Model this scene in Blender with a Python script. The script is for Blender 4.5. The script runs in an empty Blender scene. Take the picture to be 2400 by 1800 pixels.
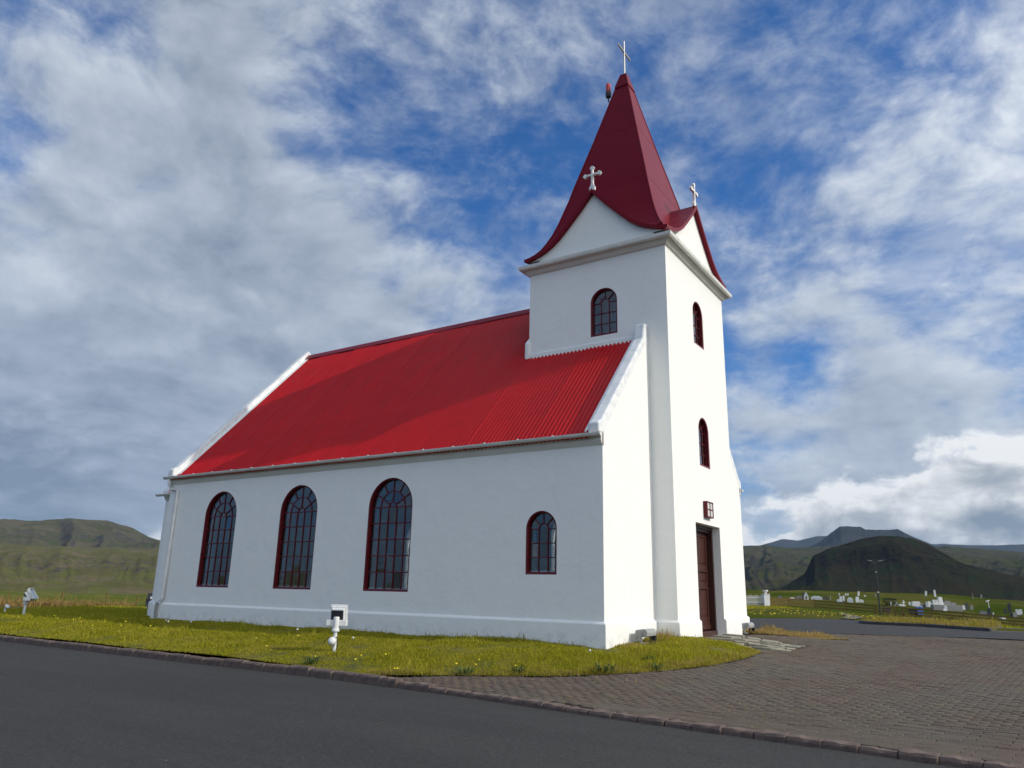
import bpy, bmesh, math, random
import numpy as np
from math import sin, cos, pi, radians, sqrt, tan
from mathutils import Vector, Matrix, geometry
random.seed(7); rng = np.random.default_rng(7)
SC = bpy.context.scene
COL = SC.collection

# ------------------------------------------------------------------ camera, light, exposure
CAMP = (6.958, -14.066, 1.008)
cam_d = bpy.data.cameras.new("camera"); cam = bpy.data.objects.new("camera", cam_d); COL.objects.link(cam)
cam.location = CAMP; cam.rotation_euler = (1.84034, -0.02181, 0.57624)
cam_d.sensor_width = 36.0; cam_d.lens = 1769.94 * 36.0 / 2400.0
cam_d.clip_start = 0.1; cam_d.clip_end = 60000
SC.camera = cam
SUN_AZ, SUN_EL = radians(13.8), radians(31.2)      # azimuth from +x towards +y
SC.view_settings.view_transform = 'Standard'; SC.view_settings.look = 'None'
SC.view_settings.gamma = 1.0; SC.view_settings.exposure = 0.0; SC.view_settings.use_curve_mapping = False
sun_d = bpy.data.lights.new("sun", 'SUN'); sun = bpy.data.objects.new("sun", sun_d); COL.objects.link(sun)
sun_d.energy = 3.0; sun_d.angle = radians(0.5); sun_d.color = (1.0, 0.935, 0.83)
sdir = Vector((cos(SUN_EL) * cos(SUN_AZ), cos(SUN_EL) * sin(SUN_AZ), sin(SUN_EL)))
sun.rotation_euler = sdir.to_track_quat('Z', 'Y').to_euler(); sun.location = (40, 20, 40)


class NT:
    """small node-tree writer"""
    def __init__(self, tree):
        self.t = tree; tree.nodes.clear()
    def n(self, kind, **kw):
        nd = self.t.nodes.new(kind)
        for k, v in kw.items():
            if k.startswith('i_'):
                key = k[2:].replace('_', ' '); s = nd.inputs[int(key)] if key.isdigit() else nd.inputs[key]
                self.set(s, v)
            else: setattr(nd, k, v)
        return nd
    def set(self, s, v):
        if isinstance(v, bpy.types.NodeSocket): self.t.links.new(v, s)
        elif isinstance(v, bpy.types.Node): self.t.links.new(v.outputs[0], s)
        else: s.default_value = v
    def m(self, op, a, b=0.0, c=None, clamp=False):
        nd = self.t.nodes.new('ShaderNodeMath'); nd.operation = op; nd.use_clamp = clamp
        self.set(nd.inputs[0], a); self.set(nd.inputs[1], b)
        if c is not None: self.set(nd.inputs[2], c)
        return nd.outputs[0]
    def vm(self, op, a, b=(0, 0, 0), out=0):
        nd = self.t.nodes.new('ShaderNodeVectorMath'); nd.operation = op
        self.set(nd.inputs[0], a)
        if op == 'SCALE': self.set(nd.inputs['Scale'], b)
        else: self.set(nd.inputs[1], b)
        return nd.outputs[out]
    def noise(self, vec, scale=1.0, detail=4.0, rough=0.5, dist=0.0, lac=2.0, col=False):
        nd = self.t.nodes.new('ShaderNodeTexNoise')
        if vec is not None: self.set(nd.inputs['Vector'], vec)
        for k, v in (('Scale', scale), ('Detail', detail), ('Roughness', rough), ('Distortion', dist), ('Lacunarity', lac)): self.set(nd.inputs[k], v)
        return nd.outputs[1 if col else 0]
    def ss(self, v, lo, hi, to0=0.0, to1=1.0, smooth=True):
        nd = self.t.nodes.new('ShaderNodeMapRange'); nd.interpolation_type = 'SMOOTHSTEP' if smooth else 'LINEAR'
        for k, x in zip(range(5), (v, lo, hi, to0, to1)): self.set(nd.inputs[k], x)
        return nd.outputs[0]
    def mix(self, f, a, b, blend='MIX'):
        nd = self.t.nodes.new('ShaderNodeMix'); nd.data_type = 'RGBA'; nd.blend_type = blend
        self.set(nd.inputs[0], f); self.set(nd.inputs[6], c4(a)); self.set(nd.inputs[7], c4(b))
        return nd.outputs[2]


def c4(c):
    return (*c, 1.0) if isinstance(c, tuple) and len(c) == 3 else c


# ------------------------------------------------------------------ sky
world = bpy.data.worlds.new("World"); SC.world = world; world.use_nodes = True
w = NT(world.node_tree)
sky = w.n('ShaderNodeTexSky', sky_type='NISHITA', sun_disc=False, sun_elevation=SUN_EL, sun_rotation=pi / 2 - SUN_AZ,
          altitude=20.0, air_density=1.0, dust_density=0.8, ozone_density=3.0)
tc = w.n('ShaderNodeTexCoord'); dirv = w.vm('NORMALIZE', tc.outputs['Generated'])
sep = w.n('ShaderNodeSeparateXYZ'); w.set(sep.inputs[0], dirv)
dx, dy, dz = sep.outputs
HEAD = 0.57624
def az_el(th, tanel):          # th degrees right of the view heading
    t = HEAD - radians(th); v = Vector((-sin(t), cos(t), tanel)); return v.normalized()
# broken mid-level deck: noise on the sky sphere, flattened towards the horizon
zf_ = w.m('POWER', w.m('MAXIMUM', dz, 0.0), 0.72)
plane = w.n('ShaderNodeCombineXYZ'); w.set(plane.inputs[0], dx); w.set(plane.inputs[1], dy); w.set(plane.inputs[2], w.m('MULTIPLY', zf_, 1.75))
P = plane.outputs[0]
warp = w.vm('SCALE', w.vm('SUBTRACT', w.noise(P, 3.2, 3, .5, col=True), (0.5, 0.5, 0.5)), 0.13)
PW = w.vm('ADD', P, warp)
n_big = w.noise(PW, 3.0, 3, 0.5)
n_mid = w.noise(PW, 7.5, 8, 0.58)
n_fine = w.noise(PW, 19.0, 7, 0.62)
# bias blobs: (theta, tan elevation, size, amount) - where the deck is thick and where it is broken
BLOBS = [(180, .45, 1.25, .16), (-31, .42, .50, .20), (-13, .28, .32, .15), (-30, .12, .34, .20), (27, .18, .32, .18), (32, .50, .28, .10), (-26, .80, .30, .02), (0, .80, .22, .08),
         (-17, .66, .14, -.10), (-7, .57, .12, -.09), (-12, .44, .09, -.07), (-3, .66, .10, -.04), (16, .72, .20, -.05), (13, .33, .10, -.15),
         (21, .29, .08, -.12), (30, .37, .10, -.08), (24, .62, .14, -.07), (11, .52, .10, -.08)]
bias = 0.0
for th, te, sz, am in BLOBS:
    v = az_el(th, te)
    dist = w.vm('DISTANCE', dirv, tuple(v), out=1)
    b = w.m('MULTIPLY', w.ss(dist, sz, 0.0), am)
    bias = b if isinstance(bias, float) else w.m('ADD', bias, b)
cov = w.m('ADD', w.m('ADD', w.m('MULTIPLY', n_big, 0.42), w.m('MULTIPLY', n_mid, 0.42)), w.m('ADD', bias, w.m('MULTIPLY', n_fine, 0.19)))
sund = w.m('MAXIMUM', w.vm('DOT_PRODUCT', dirv, tuple(sdir), out=1), -1.0)
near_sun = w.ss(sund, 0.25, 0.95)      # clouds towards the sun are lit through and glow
alpha = w.ss(w.m('ADD', cov, w.m('MULTIPLY', near_sun, 0.22)), 0.44, 0.68)
veil = w.m('MULTIPLY', w.ss(w.m('ADD', w.m('MULTIPLY', w.noise(PW, 5.2, 7, 0.62), .75), w.m('MULTIPLY', n_fine, .25)), 0.40, 0.66), 0.58)      # thin high haze between the banks
alpha = w.m('MAXIMUM', w.m('MULTIPLY', alpha, 0.93), veil)
# light inside the deck: thin parts let light through and glow, thick parts turn grey-blue
thick = w.ss(cov, 0.58, 0.86)
toward = w.vm('ADD', PW, (0.030, 0.0, 0.035))
relief = w.m('SUBTRACT', n_mid, w.noise(toward, 7.5, 8, 0.58))
lum = w.m('ADD', 0.52, w.m('MULTIPLY', relief, 1.35))
lum = w.m('SUBTRACT', lum, w.m('MULTIPLY', thick, 0.42))
for th, te, sz, am in ((-31, .07, .16, .10), (-22, .06, .12, .06), (-31, .34, .22, -.18), (-16, .30, .16, -.12), (31, .50, .25, -.20), (28, .22, .22, -.10)):
    lum = w.m('SUBTRACT', lum, w.m('MULTIPLY', w.ss(w.vm('DISTANCE', dirv, tuple(az_el(th, te)), out=1), sz, 0.0), am))
lum = w.m('ADD', lum, w.m('MULTIPLY', w.m('SUBTRACT', n_fine, 0.5), 0.50), clamp=True)
cr = w.n('ShaderNodeValToRGB'); w.set(cr.inputs[0], lum)
els = cr.color_ramp.elements
els[0].position = 0.0; els[0].color = (0.215, 0.265, 0.340, 1)
els[1].position = 1.0; els[1].color = (0.78, 0.82, 0.86, 1)
e = els.new(0.35); e.color = (0.38, 0.435, 0.52, 1)
e = els.new(0.62); e.color = (0.52, 0.58, 0.66, 1)
# low cumulus bank sitting on the mountains
hz = w.m('DIVIDE', dz, w.m('SQRT', w.m('SUBTRACT', 1.0001, w.m('MULTIPLY', dz, dz))))
bn = w.noise(w.vm('MULTIPLY', dirv, (1, 1, 1.6)), 13.0, 7, 0.55, 0.3)
bn2 = w.noise(w.vm('MULTIPLY', dirv, (1, 1, 1.6)), 4.0, 3, 0.5)
bd = az_el(37, 0.10); bdist = w.vm('DISTANCE', dirv, tuple(bd), out=1)
btop = w.m('ADD', w.ss(bdist, 0.0, 0.80, 0.215, -0.05, smooth=False), w.m('MULTIPLY', w.m('SUBTRACT', w.m('ADD', w.m('MULTIPLY', bn, .6), w.m('MULTIPLY', bn2, .4)), 0.5), 0.30))
bl = az_el(-24.6, 0.055); bldist = w.vm('DISTANCE', dirv, tuple(bl), out=1)
btop2 = w.m('ADD', w.ss(bldist, 0.075, 0.0, -0.02, 0.072), w.m('MULTIPLY', w.m('SUBTRACT', bn, 0.5), 0.11))
bt = w.m('MAXIMUM', btop, btop2)
depth = w.m('SUBTRACT', bt, hz)
balpha = w.ss(depth, -0.004, 0.022)
bsh = w.noise(w.vm('ADD', w.vm('MULTIPLY', dirv, (1, 1, 1.6)), (0.03, 0.01, 0.035)), 13.0, 7, 0.55, 0.3)
blum = w.m('ADD', w.m('MULTIPLY', w.m('SUBTRACT', bn, bsh), 2.2), w.ss(depth, 0.0, 0.10, 1.05, 0.40), clamp=True)
bcr = w.n('ShaderNodeValToRGB'); w.set(bcr.inputs[0], blum)
els = bcr.color_ramp.elements
els[0].position = 0.1; els[0].color = (0.22, 0.275, 0.345, 1)
els[1].position = 0.95; els[1].color = (0.86, 0.875, 0.89, 1)
e = els.new(0.5); e.color = (0.42, 0.46, 0.51, 1)
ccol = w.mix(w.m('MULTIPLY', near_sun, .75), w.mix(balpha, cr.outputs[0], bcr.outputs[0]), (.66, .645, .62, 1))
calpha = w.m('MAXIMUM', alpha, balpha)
skyc = w.mix(0.85, sky.outputs[0], w.mix(1.0, sky.outputs[0], (0.17, 0.76, 1.40, 1), 'MULTIPLY'))
bg1 = w.n('ShaderNodeBackground', i_Color=skyc, i_Strength=0.10)
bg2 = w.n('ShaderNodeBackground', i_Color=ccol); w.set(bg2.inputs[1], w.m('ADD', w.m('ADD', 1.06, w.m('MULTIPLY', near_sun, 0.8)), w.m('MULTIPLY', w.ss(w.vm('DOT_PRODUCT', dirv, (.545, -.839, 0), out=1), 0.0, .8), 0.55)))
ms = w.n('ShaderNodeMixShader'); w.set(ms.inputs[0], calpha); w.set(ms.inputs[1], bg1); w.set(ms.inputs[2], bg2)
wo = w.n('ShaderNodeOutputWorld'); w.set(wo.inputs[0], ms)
world.cycles.sampling_method = 'MANUAL'; world.cycles.sample_map_resolution = 1024


# ------------------------------------------------------------------ materials
def mat(name, base, rough=0.7, var=None, scale=4.0, amount=0.35, bump=0.0, bscale=60.0, metal=0.0, spec=0.4, detail=5, var2=None, scale2=0.6, bdist=0.01, coat=0.0, thr=(0.35, 0.68), each=0.0):
    m = bpy.data.materials.new(name); m.use_nodes = True; t = NT(m.node_tree)
    tcn = t.n('ShaderNodeTexCoord'); co = tcn.outputs['Object']
    col = c4(base)
    if var is not None:
        col = t.mix(t.m('MULTIPLY', t.ss(t.noise(co, scale, detail, .6), *thr), amount), col, c4(var))
    if var2 is not None:
        col = t.mix(t.ss(t.noise(co, scale2, 4, .55), .42, .66), col, c4(var2))
    if each:
        oi = t.n('ShaderNodeObjectInfo'); col = t.mix(t.m('MULTIPLY', oi.outputs['Random'], each), col, t.mix(.5, col, (.20, .010, .014)))
    b = t.n('ShaderNodeBsdfPrincipled', i_Roughness=rough, i_Metallic=metal); t.set(b.inputs['Base Color'], col)
    b.inputs['Specular IOR Level'].default_value = spec; b.inputs['Coat Weight'].default_value = coat
    if bump:
        bp = t.n('ShaderNodeBump', i_Strength=bump, i_Distance=bdist); t.set(bp.inputs['Height'], t.noise(co, bscale, 5, .6)); t.set(b.inputs['Normal'], bp)
    o = t.n('ShaderNodeOutputMaterial'); t.set(o.inputs[0], b)
    m['nt'] = 1
    return m


def wall_mat():
    m = bpy.data.materials.new("white_render"); m.use_nodes = True; t = NT(m.node_tree)
    co = t.n('ShaderNodeTexCoord').outputs['Object']
    sp = t.n('ShaderNodeSeparateXYZ'); t.set(sp.inputs[0], co)
    col = t.mix(t.m('MULTIPLY', t.ss(t.noise(co, 1.3, 6, .6), .45, .75), .35), (0.81, 0.815, 0.79), (0.755, 0.765, 0.745))
    st = t.n('ShaderNodeMapping', i_Scale=(5, 5, .35)); t.set(st.inputs[0], co)
    col = t.mix(t.m('MULTIPLY', t.ss(t.noise(st, 1.0, 5, .6), .56, .78), .13), col, (0.55, 0.57, 0.56))
    splash = t.m('MULTIPLY', t.ss(sp.outputs[2], .42, -.05), t.ss(t.noise(co, 6, 6, .65), .40, .75))
    col = t.mix(t.m('MULTIPLY', splash, .75), col, (0.50, 0.49, 0.45))
    b = t.n('ShaderNodeBsdfPrincipled', i_Roughness=0.78); t.set(b.inputs['Base Color'], col); b.inputs['Specular IOR Level'].default_value = .25
    h = t.m('ADD', t.m('MULTIPLY', t.noise(co, 2.2, 5, .55), 1.0), t.m('MULTIPLY', t.noise(co, 26, 6, .65), .28))
    bp = t.n('ShaderNodeBump', i_Strength=.6, i_Distance=.035); t.set(bp.inputs['Height'], h); t.set(b.inputs['Normal'], bp)
    o = t.n('ShaderNodeOutputMaterial'); t.set(o.inputs[0], b)
    return m


def glass_mat():
    m = bpy.data.materials.new("window_glass"); m.use_nodes = True; t = NT(m.node_tree)
    tr = t.n('ShaderNodeBsdfTransparent', i_Color=(0.82, 0.88, 0.90, 1)); g = t.n('ShaderNodeBsdfGlossy', i_Roughness=0.02, i_Color=(.9, .95, 1, 1))
    co = t.n('ShaderNodeTexCoord').outputs['Object']
    bp = t.n('ShaderNodeBump', i_Strength=.12, i_Distance=.02); t.set(bp.inputs['Height'], t.noise(co, 3.0, 2, .5)); t.set(g.inputs['Normal'], bp)
    f = t.n('ShaderNodeFresnel', i_IOR=1.5); fm = t.m('ADD', t.m('MULTIPLY', f.outputs[0], 1.15), 0.03, clamp=True)
    x = t.n('ShaderNodeMixShader'); t.set(x.inputs[0], fm); t.set(x.inputs[1], tr); t.set(x.inputs[2], g)
    o = t.n('ShaderNodeOutputMaterial'); t.set(o.inputs[0], x)
    return m


def asphalt_mat(name, base, base2):
    m = bpy.data.materials.new(name); m.use_nodes = True; t = NT(m.node_tree)
    co = t.n('ShaderNodeTexCoord').outputs['Object']
    st = t.n('ShaderNodeMapping', i_Scale=(.25, 1.3, 1), i_Rotation=(0, 0, radians(4))); t.set(st.inputs[0], co)
    col = t.mix(t.ss(t.noise(st, .7, 6, .6), .38, .66), base, base2)
    col = t.mix(t.m('MULTIPLY', t.ss(t.noise(co, 30, 6, .85), .50, .64), .60), col, (.105, .105, .102))
    col = t.mix(t.m('MULTIPLY', t.ss(t.noise(co, 22, 6, .85), .51, .62), .85), col, (.018, .018, .020))
    vo = t.n('ShaderNodeTexVoronoi', i_Scale=3.0); t.set(vo.inputs['Vector'], co)
    wn = t.n('ShaderNodeSeparateColor'); t.set(wn.inputs[0], vo.outputs['Color'])
    chip = t.m('MULTIPLY', t.ss(vo.outputs['Distance'], .030, .018), t.m('GREATER_THAN', wn.outputs[0], .74))
    col = t.mix(chip, col, (.33, .33, .31))
    b = t.n('ShaderNodeBsdfPrincipled', i_Roughness=0.86); t.set(b.inputs['Base Color'], col); b.inputs['Specular IOR Level'].default_value = .3
    h = t.m('ADD', t.noise(co, 120, 4, .75), t.m('MULTIPLY', t.noise(co, 22, 4, .6), .6))
    bp = t.n('ShaderNodeBump', i_Strength=.9, i_Distance=.012); t.set(bp.inputs['Height'], h); t.set(b.inputs['Normal'], bp)
    o = t.n('ShaderNodeOutputMaterial'); t.set(o.inputs[0], b)
    return m


def grass_blade_mat(name, c_a, c_b, c_dry, dryness=0.5, tip=(0.20, 0.20, 0.03)):
    m = bpy.data.materials.new(name); m.use_nodes = True; t = NT(m.node_tree)
    co = t.n('ShaderNodeTexCoord').outputs['Object']
    at = t.n('ShaderNodeAttribute', attribute_name='blade'); sc = t.n('ShaderNodeSeparateColor'); t.set(sc.inputs[0], at.outputs['Color'])
    col = t.mix(sc.outputs[0], c_a, c_b)
    patch = t.ss(t.noise(co, 1.5, 6, .66), .42, .62)
    fleck = t.ss(t.noise(co, 9.0, 4, .6), .40, .62)
    col = t.mix(t.m('MULTIPLY', fleck, .38), col, tuple(x * .45 for x in c_a))
    dry = t.m('MULTIPLY', t.m('ADD', t.m('MULTIPLY', patch, .75), t.m('MULTIPLY', t.m('GREATER_THAN', sc.outputs[1], .72), .6)), dryness, clamp=True)
    col = t.mix(dry, col, c_dry)
    col = t.mix(t.m('MULTIPLY', sc.outputs[2], .35), col, tip)
    d = t.n('ShaderNodeBsdfDiffuse'); t.set(d.inputs[0], col)
    tl = t.n('ShaderNodeBsdfTranslucent'); t.set(tl.inputs[0], col)
    x = t.n('ShaderNodeMixShader', i_0=.35); t.set(x.inputs[1], d); t.set(x.inputs[2], tl)
    o = t.n('ShaderNodeOutputMaterial'); t.set(o.inputs[0], x)
    return m


def terrain_mat(name, grass, brown, rock, slope=(0.80, 0.93), s=0.004, greens=None, band=None, rockf=1.0):
    m = bpy.data.materials.new(name); m.use_nodes = True; t = NT(m.node_tree)
    co = t.n('ShaderNodeTexCoord').outputs['Object']
    geo = t.n('ShaderNodeNewGeometry'); nz = t.n('ShaderNodeSeparateXYZ'); t.set(nz.inputs[0], geo.outputs['Normal'])
    pz = t.n('ShaderNodeSeparateXYZ'); t.set(pz.inputs[0], co)
    col = t.mix(t.ss(t.noise(co, s, 8, .64, .6), .40, .60), grass, brown)
    if greens: col = t.mix(t.ss(t.noise(co, s * 2.3, 7, .62, .5), .48, .62), col, greens)
    flat = t.n('ShaderNodeMapping', i_Scale=(1, 1, .22)); t.set(flat.inputs[0], co)
    rn = t.noise(flat, s * 5, 8, .68, .3)
    rk = t.m('SUBTRACT', nz.outputs[2], t.m('MULTIPLY', t.m('SUBTRACT', rn, .5), .5))
    rmask = t.ss(rk, slope[1], slope[0])
    rcol = t.mix(t.ss(t.noise(flat, s * 16, 7, .72), .38, .62), rock, tuple(x * .45 for x in rock))
    if band:
        zz = t.m('ADD', pz.outputs[2], t.m('MULTIPLY', t.m('SUBTRACT', t.noise(co, s * 1.6, 5, .6), .5), (band[1] - band[0]) * 1.5))
        bm_ = t.m('MULTIPLY', t.ss(zz, band[0], band[0] + (band[1] - band[0]) * .25), t.ss(zz, band[1], band[1] - (band[1] - band[0]) * .25))
        rmask = t.m('MAXIMUM', rmask, t.m('MULTIPLY', bm_, t.ss(rn, .50, .57)))
        st = t.n('ShaderNodeMapping', i_Scale=(1, 1, .12), i_Rotation=(0, 0, HEAD)); t.set(st.inputs[0], co)
        scree = t.m('MULTIPLY', t.ss(zz, band[0] - (band[1] - band[0]) * 1.6, band[1]), t.ss(t.noise(st, s * 7, 6, .6, .4), .53, .64))
        col = t.mix(t.m('MULTIPLY', scree, .65), col, tuple(x * 1.35 for x in rock))
    col = t.mix(t.m('MULTIPLY', rmask, rockf), col, rcol)
    col = t.mix(t.m('MULTIPLY', t.ss(t.noise(co, s * 26, 6, .72), .45, .70), .45), col, tuple(x * .5 for x in grass))
    b = t.n('ShaderNodeBsdfDiffuse', i_Roughness=.8); t.set(b.inputs[0], col)
    o = t.n('ShaderNodeOutputMaterial'); t.set(o.inputs[0], b)
    return m


M = {}
M['wall'] = wall_mat()
M['white'] = mat('white_paint', (.78, .78, .77), .55, (.62, .62, .60), 3, .5, .25, 30)
M['coping'] = mat('weathered_coping', (.76, .77, .77), .8, (.56, .60, .63), 4, .65, .3, 24, bdist=.01, thr=(.42, .62))
M['cornice'] = mat('cream_cornice', (.69, .675, .62), .6, (.60, .58, .52), 2, .5, .2, 30)
M['gutter'] = mat('white_gutter', (.70, .70, .66), .4, (.52, .52, .47), 2, .5)
M['roof'] = mat('red_corrugated_steel', (.43, .006, .009), .26, (.35, .006, .009), 1.0, .75, .08, 14, spec=.16, var2=(.41, .009, .012), scale2=.35, each=.35)
M['roofdark'] = mat('dark_red_ridge', (.22, .012, .022), .45)
M['spire'] = mat('crimson_sheet_metal', (.165, .0025, .013), .38, (.13, .0025, .011), 1.4, .5, .15, 2.2, spec=.14, bdist=.03)
M['redframe'] = mat('dark_red_paint', (.120, .006, .010), .40, (.085, .005, .008), 6, .5, spec=.3)
M['glass'] = glass_mat()
M['door'] = mat('varnished_red_brown_wood', (.066, .021, .015), .38, (.040, .014, .011), 9, .8, .2, 40)
M['doordark'] = mat('dark_brown_wood', (.055, .018, .014), .45, (.03, .012, .010), 9, .6)
M['metal'] = mat('grey_steel', (.55, .53, .49), .42, metal=.35, var=(.38, .37, .35), scale=8)
M['brass'] = mat('dull_steel_handle', (.55, .52, .48), .3, metal=.9)
M['lampwhite'] = mat('lamp_enamel', (.74, .76, .76), .35, (.55, .56, .55), 7, .6)
M['lampgrey'] = mat('grey_lamp_housing', (.32, .33, .32), .5, (.20, .20, .20), 9, .6)
M['black'] = mat('black_rubber', (.018, .018, .018), .5)
M['redglass'] = mat('red_beacon_glass', (.45, .012, .010), .12, spec=.7)
M['opal'] = mat('opal_glass', (.66, .66, .63), .25, (.45, .46, .44), 14, .7)
M['lens'] = mat('floodlight_glass', (.42, .50, .58), .10, spec=.9)
M['asphalt'] = asphalt_mat('asphalt', (.047, .046, .045), (.037, .036, .036))
M['asphalt2'] = asphalt_mat('fresh_asphalt', (.044, .044, .046), (.037, .037, .040))
M['kerb'] = mat('red_brown_kerb_stone', (.150, .108, .088), .85, (.085, .060, .052), 7, .8, .8, 45, var2=(.17, .14, .12), scale2=1.3)
M['sand'] = mat('joint_sand', (.042, .036, .030), .95, (.07, .065, .04), 5, .7)
M['slab'] = mat('worn_stone_slab', (.27, .255, .20), .9, (.15, .14, .115), 4, .8, .9, 26, bdist=.03, var2=(.33, .31, .24), scale2=1.6)
M['soil'] = mat('grass_soil', (.075, .078, .014), .95, (.13, .10, .03), 3, .9, .8, 30, var2=(.055, .06, .012), scale2=.8)
M['grass'] = grass_blade_mat('lawn_blades', (.16, .18, .007), (.37, .37, .017), (.42, .35, .07), .50, tip=(.55, .48, .06))
M['drygrass'] = grass_blade_mat('dry_blades', (.34, .24, .085), (.26, .19, .06), (.42, .30, .13), .7, tip=(.45, .33, .15))
M['field'] = terrain_mat('grass_field', (.070, .085, .016), (.115, .105, .030), (.10, .09, .06), (.2, .3), .03, greens=(.050, .075, .010))
M['cemetery'] = M['field']
M['yellow'] = mat('dandelion_yellow', (.80, .62, .02), .6)
M['seedwhite'] = mat('seed_head', (.62, .60, .55), .9)
M['stalk'] = mat('green_stalk', (.10, .13, .03), .7)
M['weed'] = mat('weed_leaf', (.055, .085, .012), .8, (.09, .12, .02), 20, .7)
M['fence'] = mat('dark_brown_boards', (.155, .098, .024), .8, (.10, .06, .016), 3, .7)
M['stonew'] = mat('white_grave_stone', (.76, .76, .74), .7, (.6, .6, .57), 4, .5)
M['stoneg'] = mat('grey_grave_stone', (.27, .27, .25), .8, (.16, .16, .15), 4, .6)
M['stoned'] = mat('dark_grave_stone', (.07, .07, .068), .6, (.04, .04, .04), 4, .6)
M['blue'] = mat('blue_plastic', (.06, .13, .36), .5)
M['bingrey'] = mat('dark_bin_plastic', (.035, .040, .055), .55)
M['post'] = mat('dark_lamp_post', (.030, .034, .036), .5)
M['floor'] = mat('interior_floor', (.30, .22, .16), .6)
M['ceiling'] = mat('pale_ceiling', (.74, .74, .70), .8)
M['curtain'] = mat('grey_curtain', (.30, .31, .30), .9, (.20, .21, .20), 12, .8)


# ------------------------------------------------------------------ mesh helpers
class MB:
    def __init__(self): self.v = []; self.f = []
    def add(self, vs, fs):
        o = len(self.v); self.v += [tuple(p) for p in vs]; self.f += [tuple(i + o for i in f) for f in fs]; return self
    def box(self, x0, y0, z0, x1, y1, z1, mtx=None):
        vs = [Vector(p) for p in ((x0, y0, z0), (x1, y0, z0), (x1, y1, z0), (x0, y1, z0), (x0, y0, z1), (x1, y0, z1), (x1, y1, z1), (x0, y1, z1))]
        if mtx is not None: vs = [mtx @ p for p in vs]
        return self.add(vs, [(0, 3, 2, 1), (4, 5, 6, 7), (0, 1, 5, 4), (1, 2, 6, 5), (2, 3, 7, 6), (3, 0, 4, 7)])
    def prism(self, pts, a, b, mp):
        """pts: 2D outline (ccw), extruded from a to b; mp(p, q, t) -> xyz"""
        n = len(pts)
        vs = [mp(p[0], p[1], a) for p in pts] + [mp(p[0], p[1], b) for p in pts]
        fs = [(i, (i + 1) % n, n + (i + 1) % n, n + i) for i in range(n)]
        fs += [tuple(range(n - 1, -1, -1)), tuple(range(n, 2 * n))]
        return self.add(vs, fs)
    def tube(self, path, r, n=8, cap=True, r2=None):
        path = [Vector(p) for p in path]; vs = []; fs = []; k = len(path)
        for i, p in enumerate(path):
            d = (path[min(i + 1, k - 1)] - path[max(i - 1, 0)]).normalized()
            u = d.cross(Vector((0, 0, 1))) if abs(d.z) < .95 else d.cross(Vector((0, 1, 0)))
            u.normalize(); q = d.cross(u)
            rr = r if r2 is None else r + (r2 - r) * i / (k - 1)
            vs += [p + (u * cos(2 * pi * j / n) + q * sin(2 * pi * j / n)) * rr for j in range(n)]
        for i in range(k - 1):
            for j in range(n): fs.append((i * n + j, i * n + (j + 1) % n, (i + 1) * n + (j + 1) % n, (i + 1) * n + j))
        if cap: fs += [tuple(range(n - 1, -1, -1)), tuple(range((k - 1) * n, k * n))]
        return self.add(vs, fs)
    def lathe(self, prof, c=(0, 0, 0), n=16, mtx=None):
        vs = []; fs = []
        for r, z in prof: vs += [Vector((r * cos(2 * pi * j / n), r * sin(2 * pi * j / n), z)) for j in range(n)]
        k = len(prof)
        for i in range(k - 1):
            for j in range(n): fs.append((i * n + j, i * n + (j + 1) % n, (i + 1) * n + (j + 1) % n, (i + 1) * n + j))
        fs += [tuple(range(n - 1, -1, -1)), tuple(range((k - 1) * n, k * n))]
        c = Vector(c); vs = [(mtx @ p if mtx is not None else p) + c for p in vs]
        return self.add(vs, fs)
    def build(self, name, m, parent=None, smooth=False, bevel=0.0, segs=2, fix=True):
        me = bpy.data.meshes.new(name); me.from_pydata(self.v, [], self.f); me.validate()
        if fix:
            bm = bmesh.new(); bm.from_mesh(me); bmesh.ops.recalc_face_normals(bm, faces=bm.faces); bm.to_mesh(me); bm.free()
        me.materials.append(m)
        if smooth: me.polygons.foreach_set('use_smooth', [True] * len(me.polygons))
        o = bpy.data.objects.new(name, me); COL.objects.link(o)
        if parent is not None: o.parent = parent
        if bevel:
            b = o.modifiers.new('bevel', 'BEVEL'); b.width = bevel; b.segments = segs; b.limit_method = 'ANGLE'; b.angle_limit = radians(35)
        return o


def tag(o, label, cat, group=None):
    o['label'] = label; o['category'] = cat
    if group: o['group'] = group
    return o
def structure(o, kind='structure'): o['kind'] = kind; return o
def thing(name, label, cat, loc=(0, 0, 0), rotz=0.0, group=None):
    o = bpy.data.objects.new(name, None); COL.objects.link(o); o.location = loc; o.rotation_euler = (0, 0, rotz); o.empty_display_size = .2
    return tag(o, label, cat, group)
def dup(root, loc, rotz, label=None, scale=None):
    r = root.copy(); COL.objects.link(r); r.location = loc; r.rotation_euler = (0, 0, rotz)
    if label: r['label'] = label
    if scale: r.scale = (scale,) * 3
    for ch in list(root.children):
        c = ch.copy(); COL.objects.link(c); c.parent = r
        for g in list(ch.children):
            d = g.copy(); COL.objects.link(d); d.parent = c
    return r
def inst(name, me, parent, loc, rot=(0, 0, 0), scale=(1, 1, 1)):
    o = bpy.data.objects.new(name, me); COL.objects.link(o); o.parent = parent; o.location = loc; o.rotation_euler = rot; o.scale = scale
    return o


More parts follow.
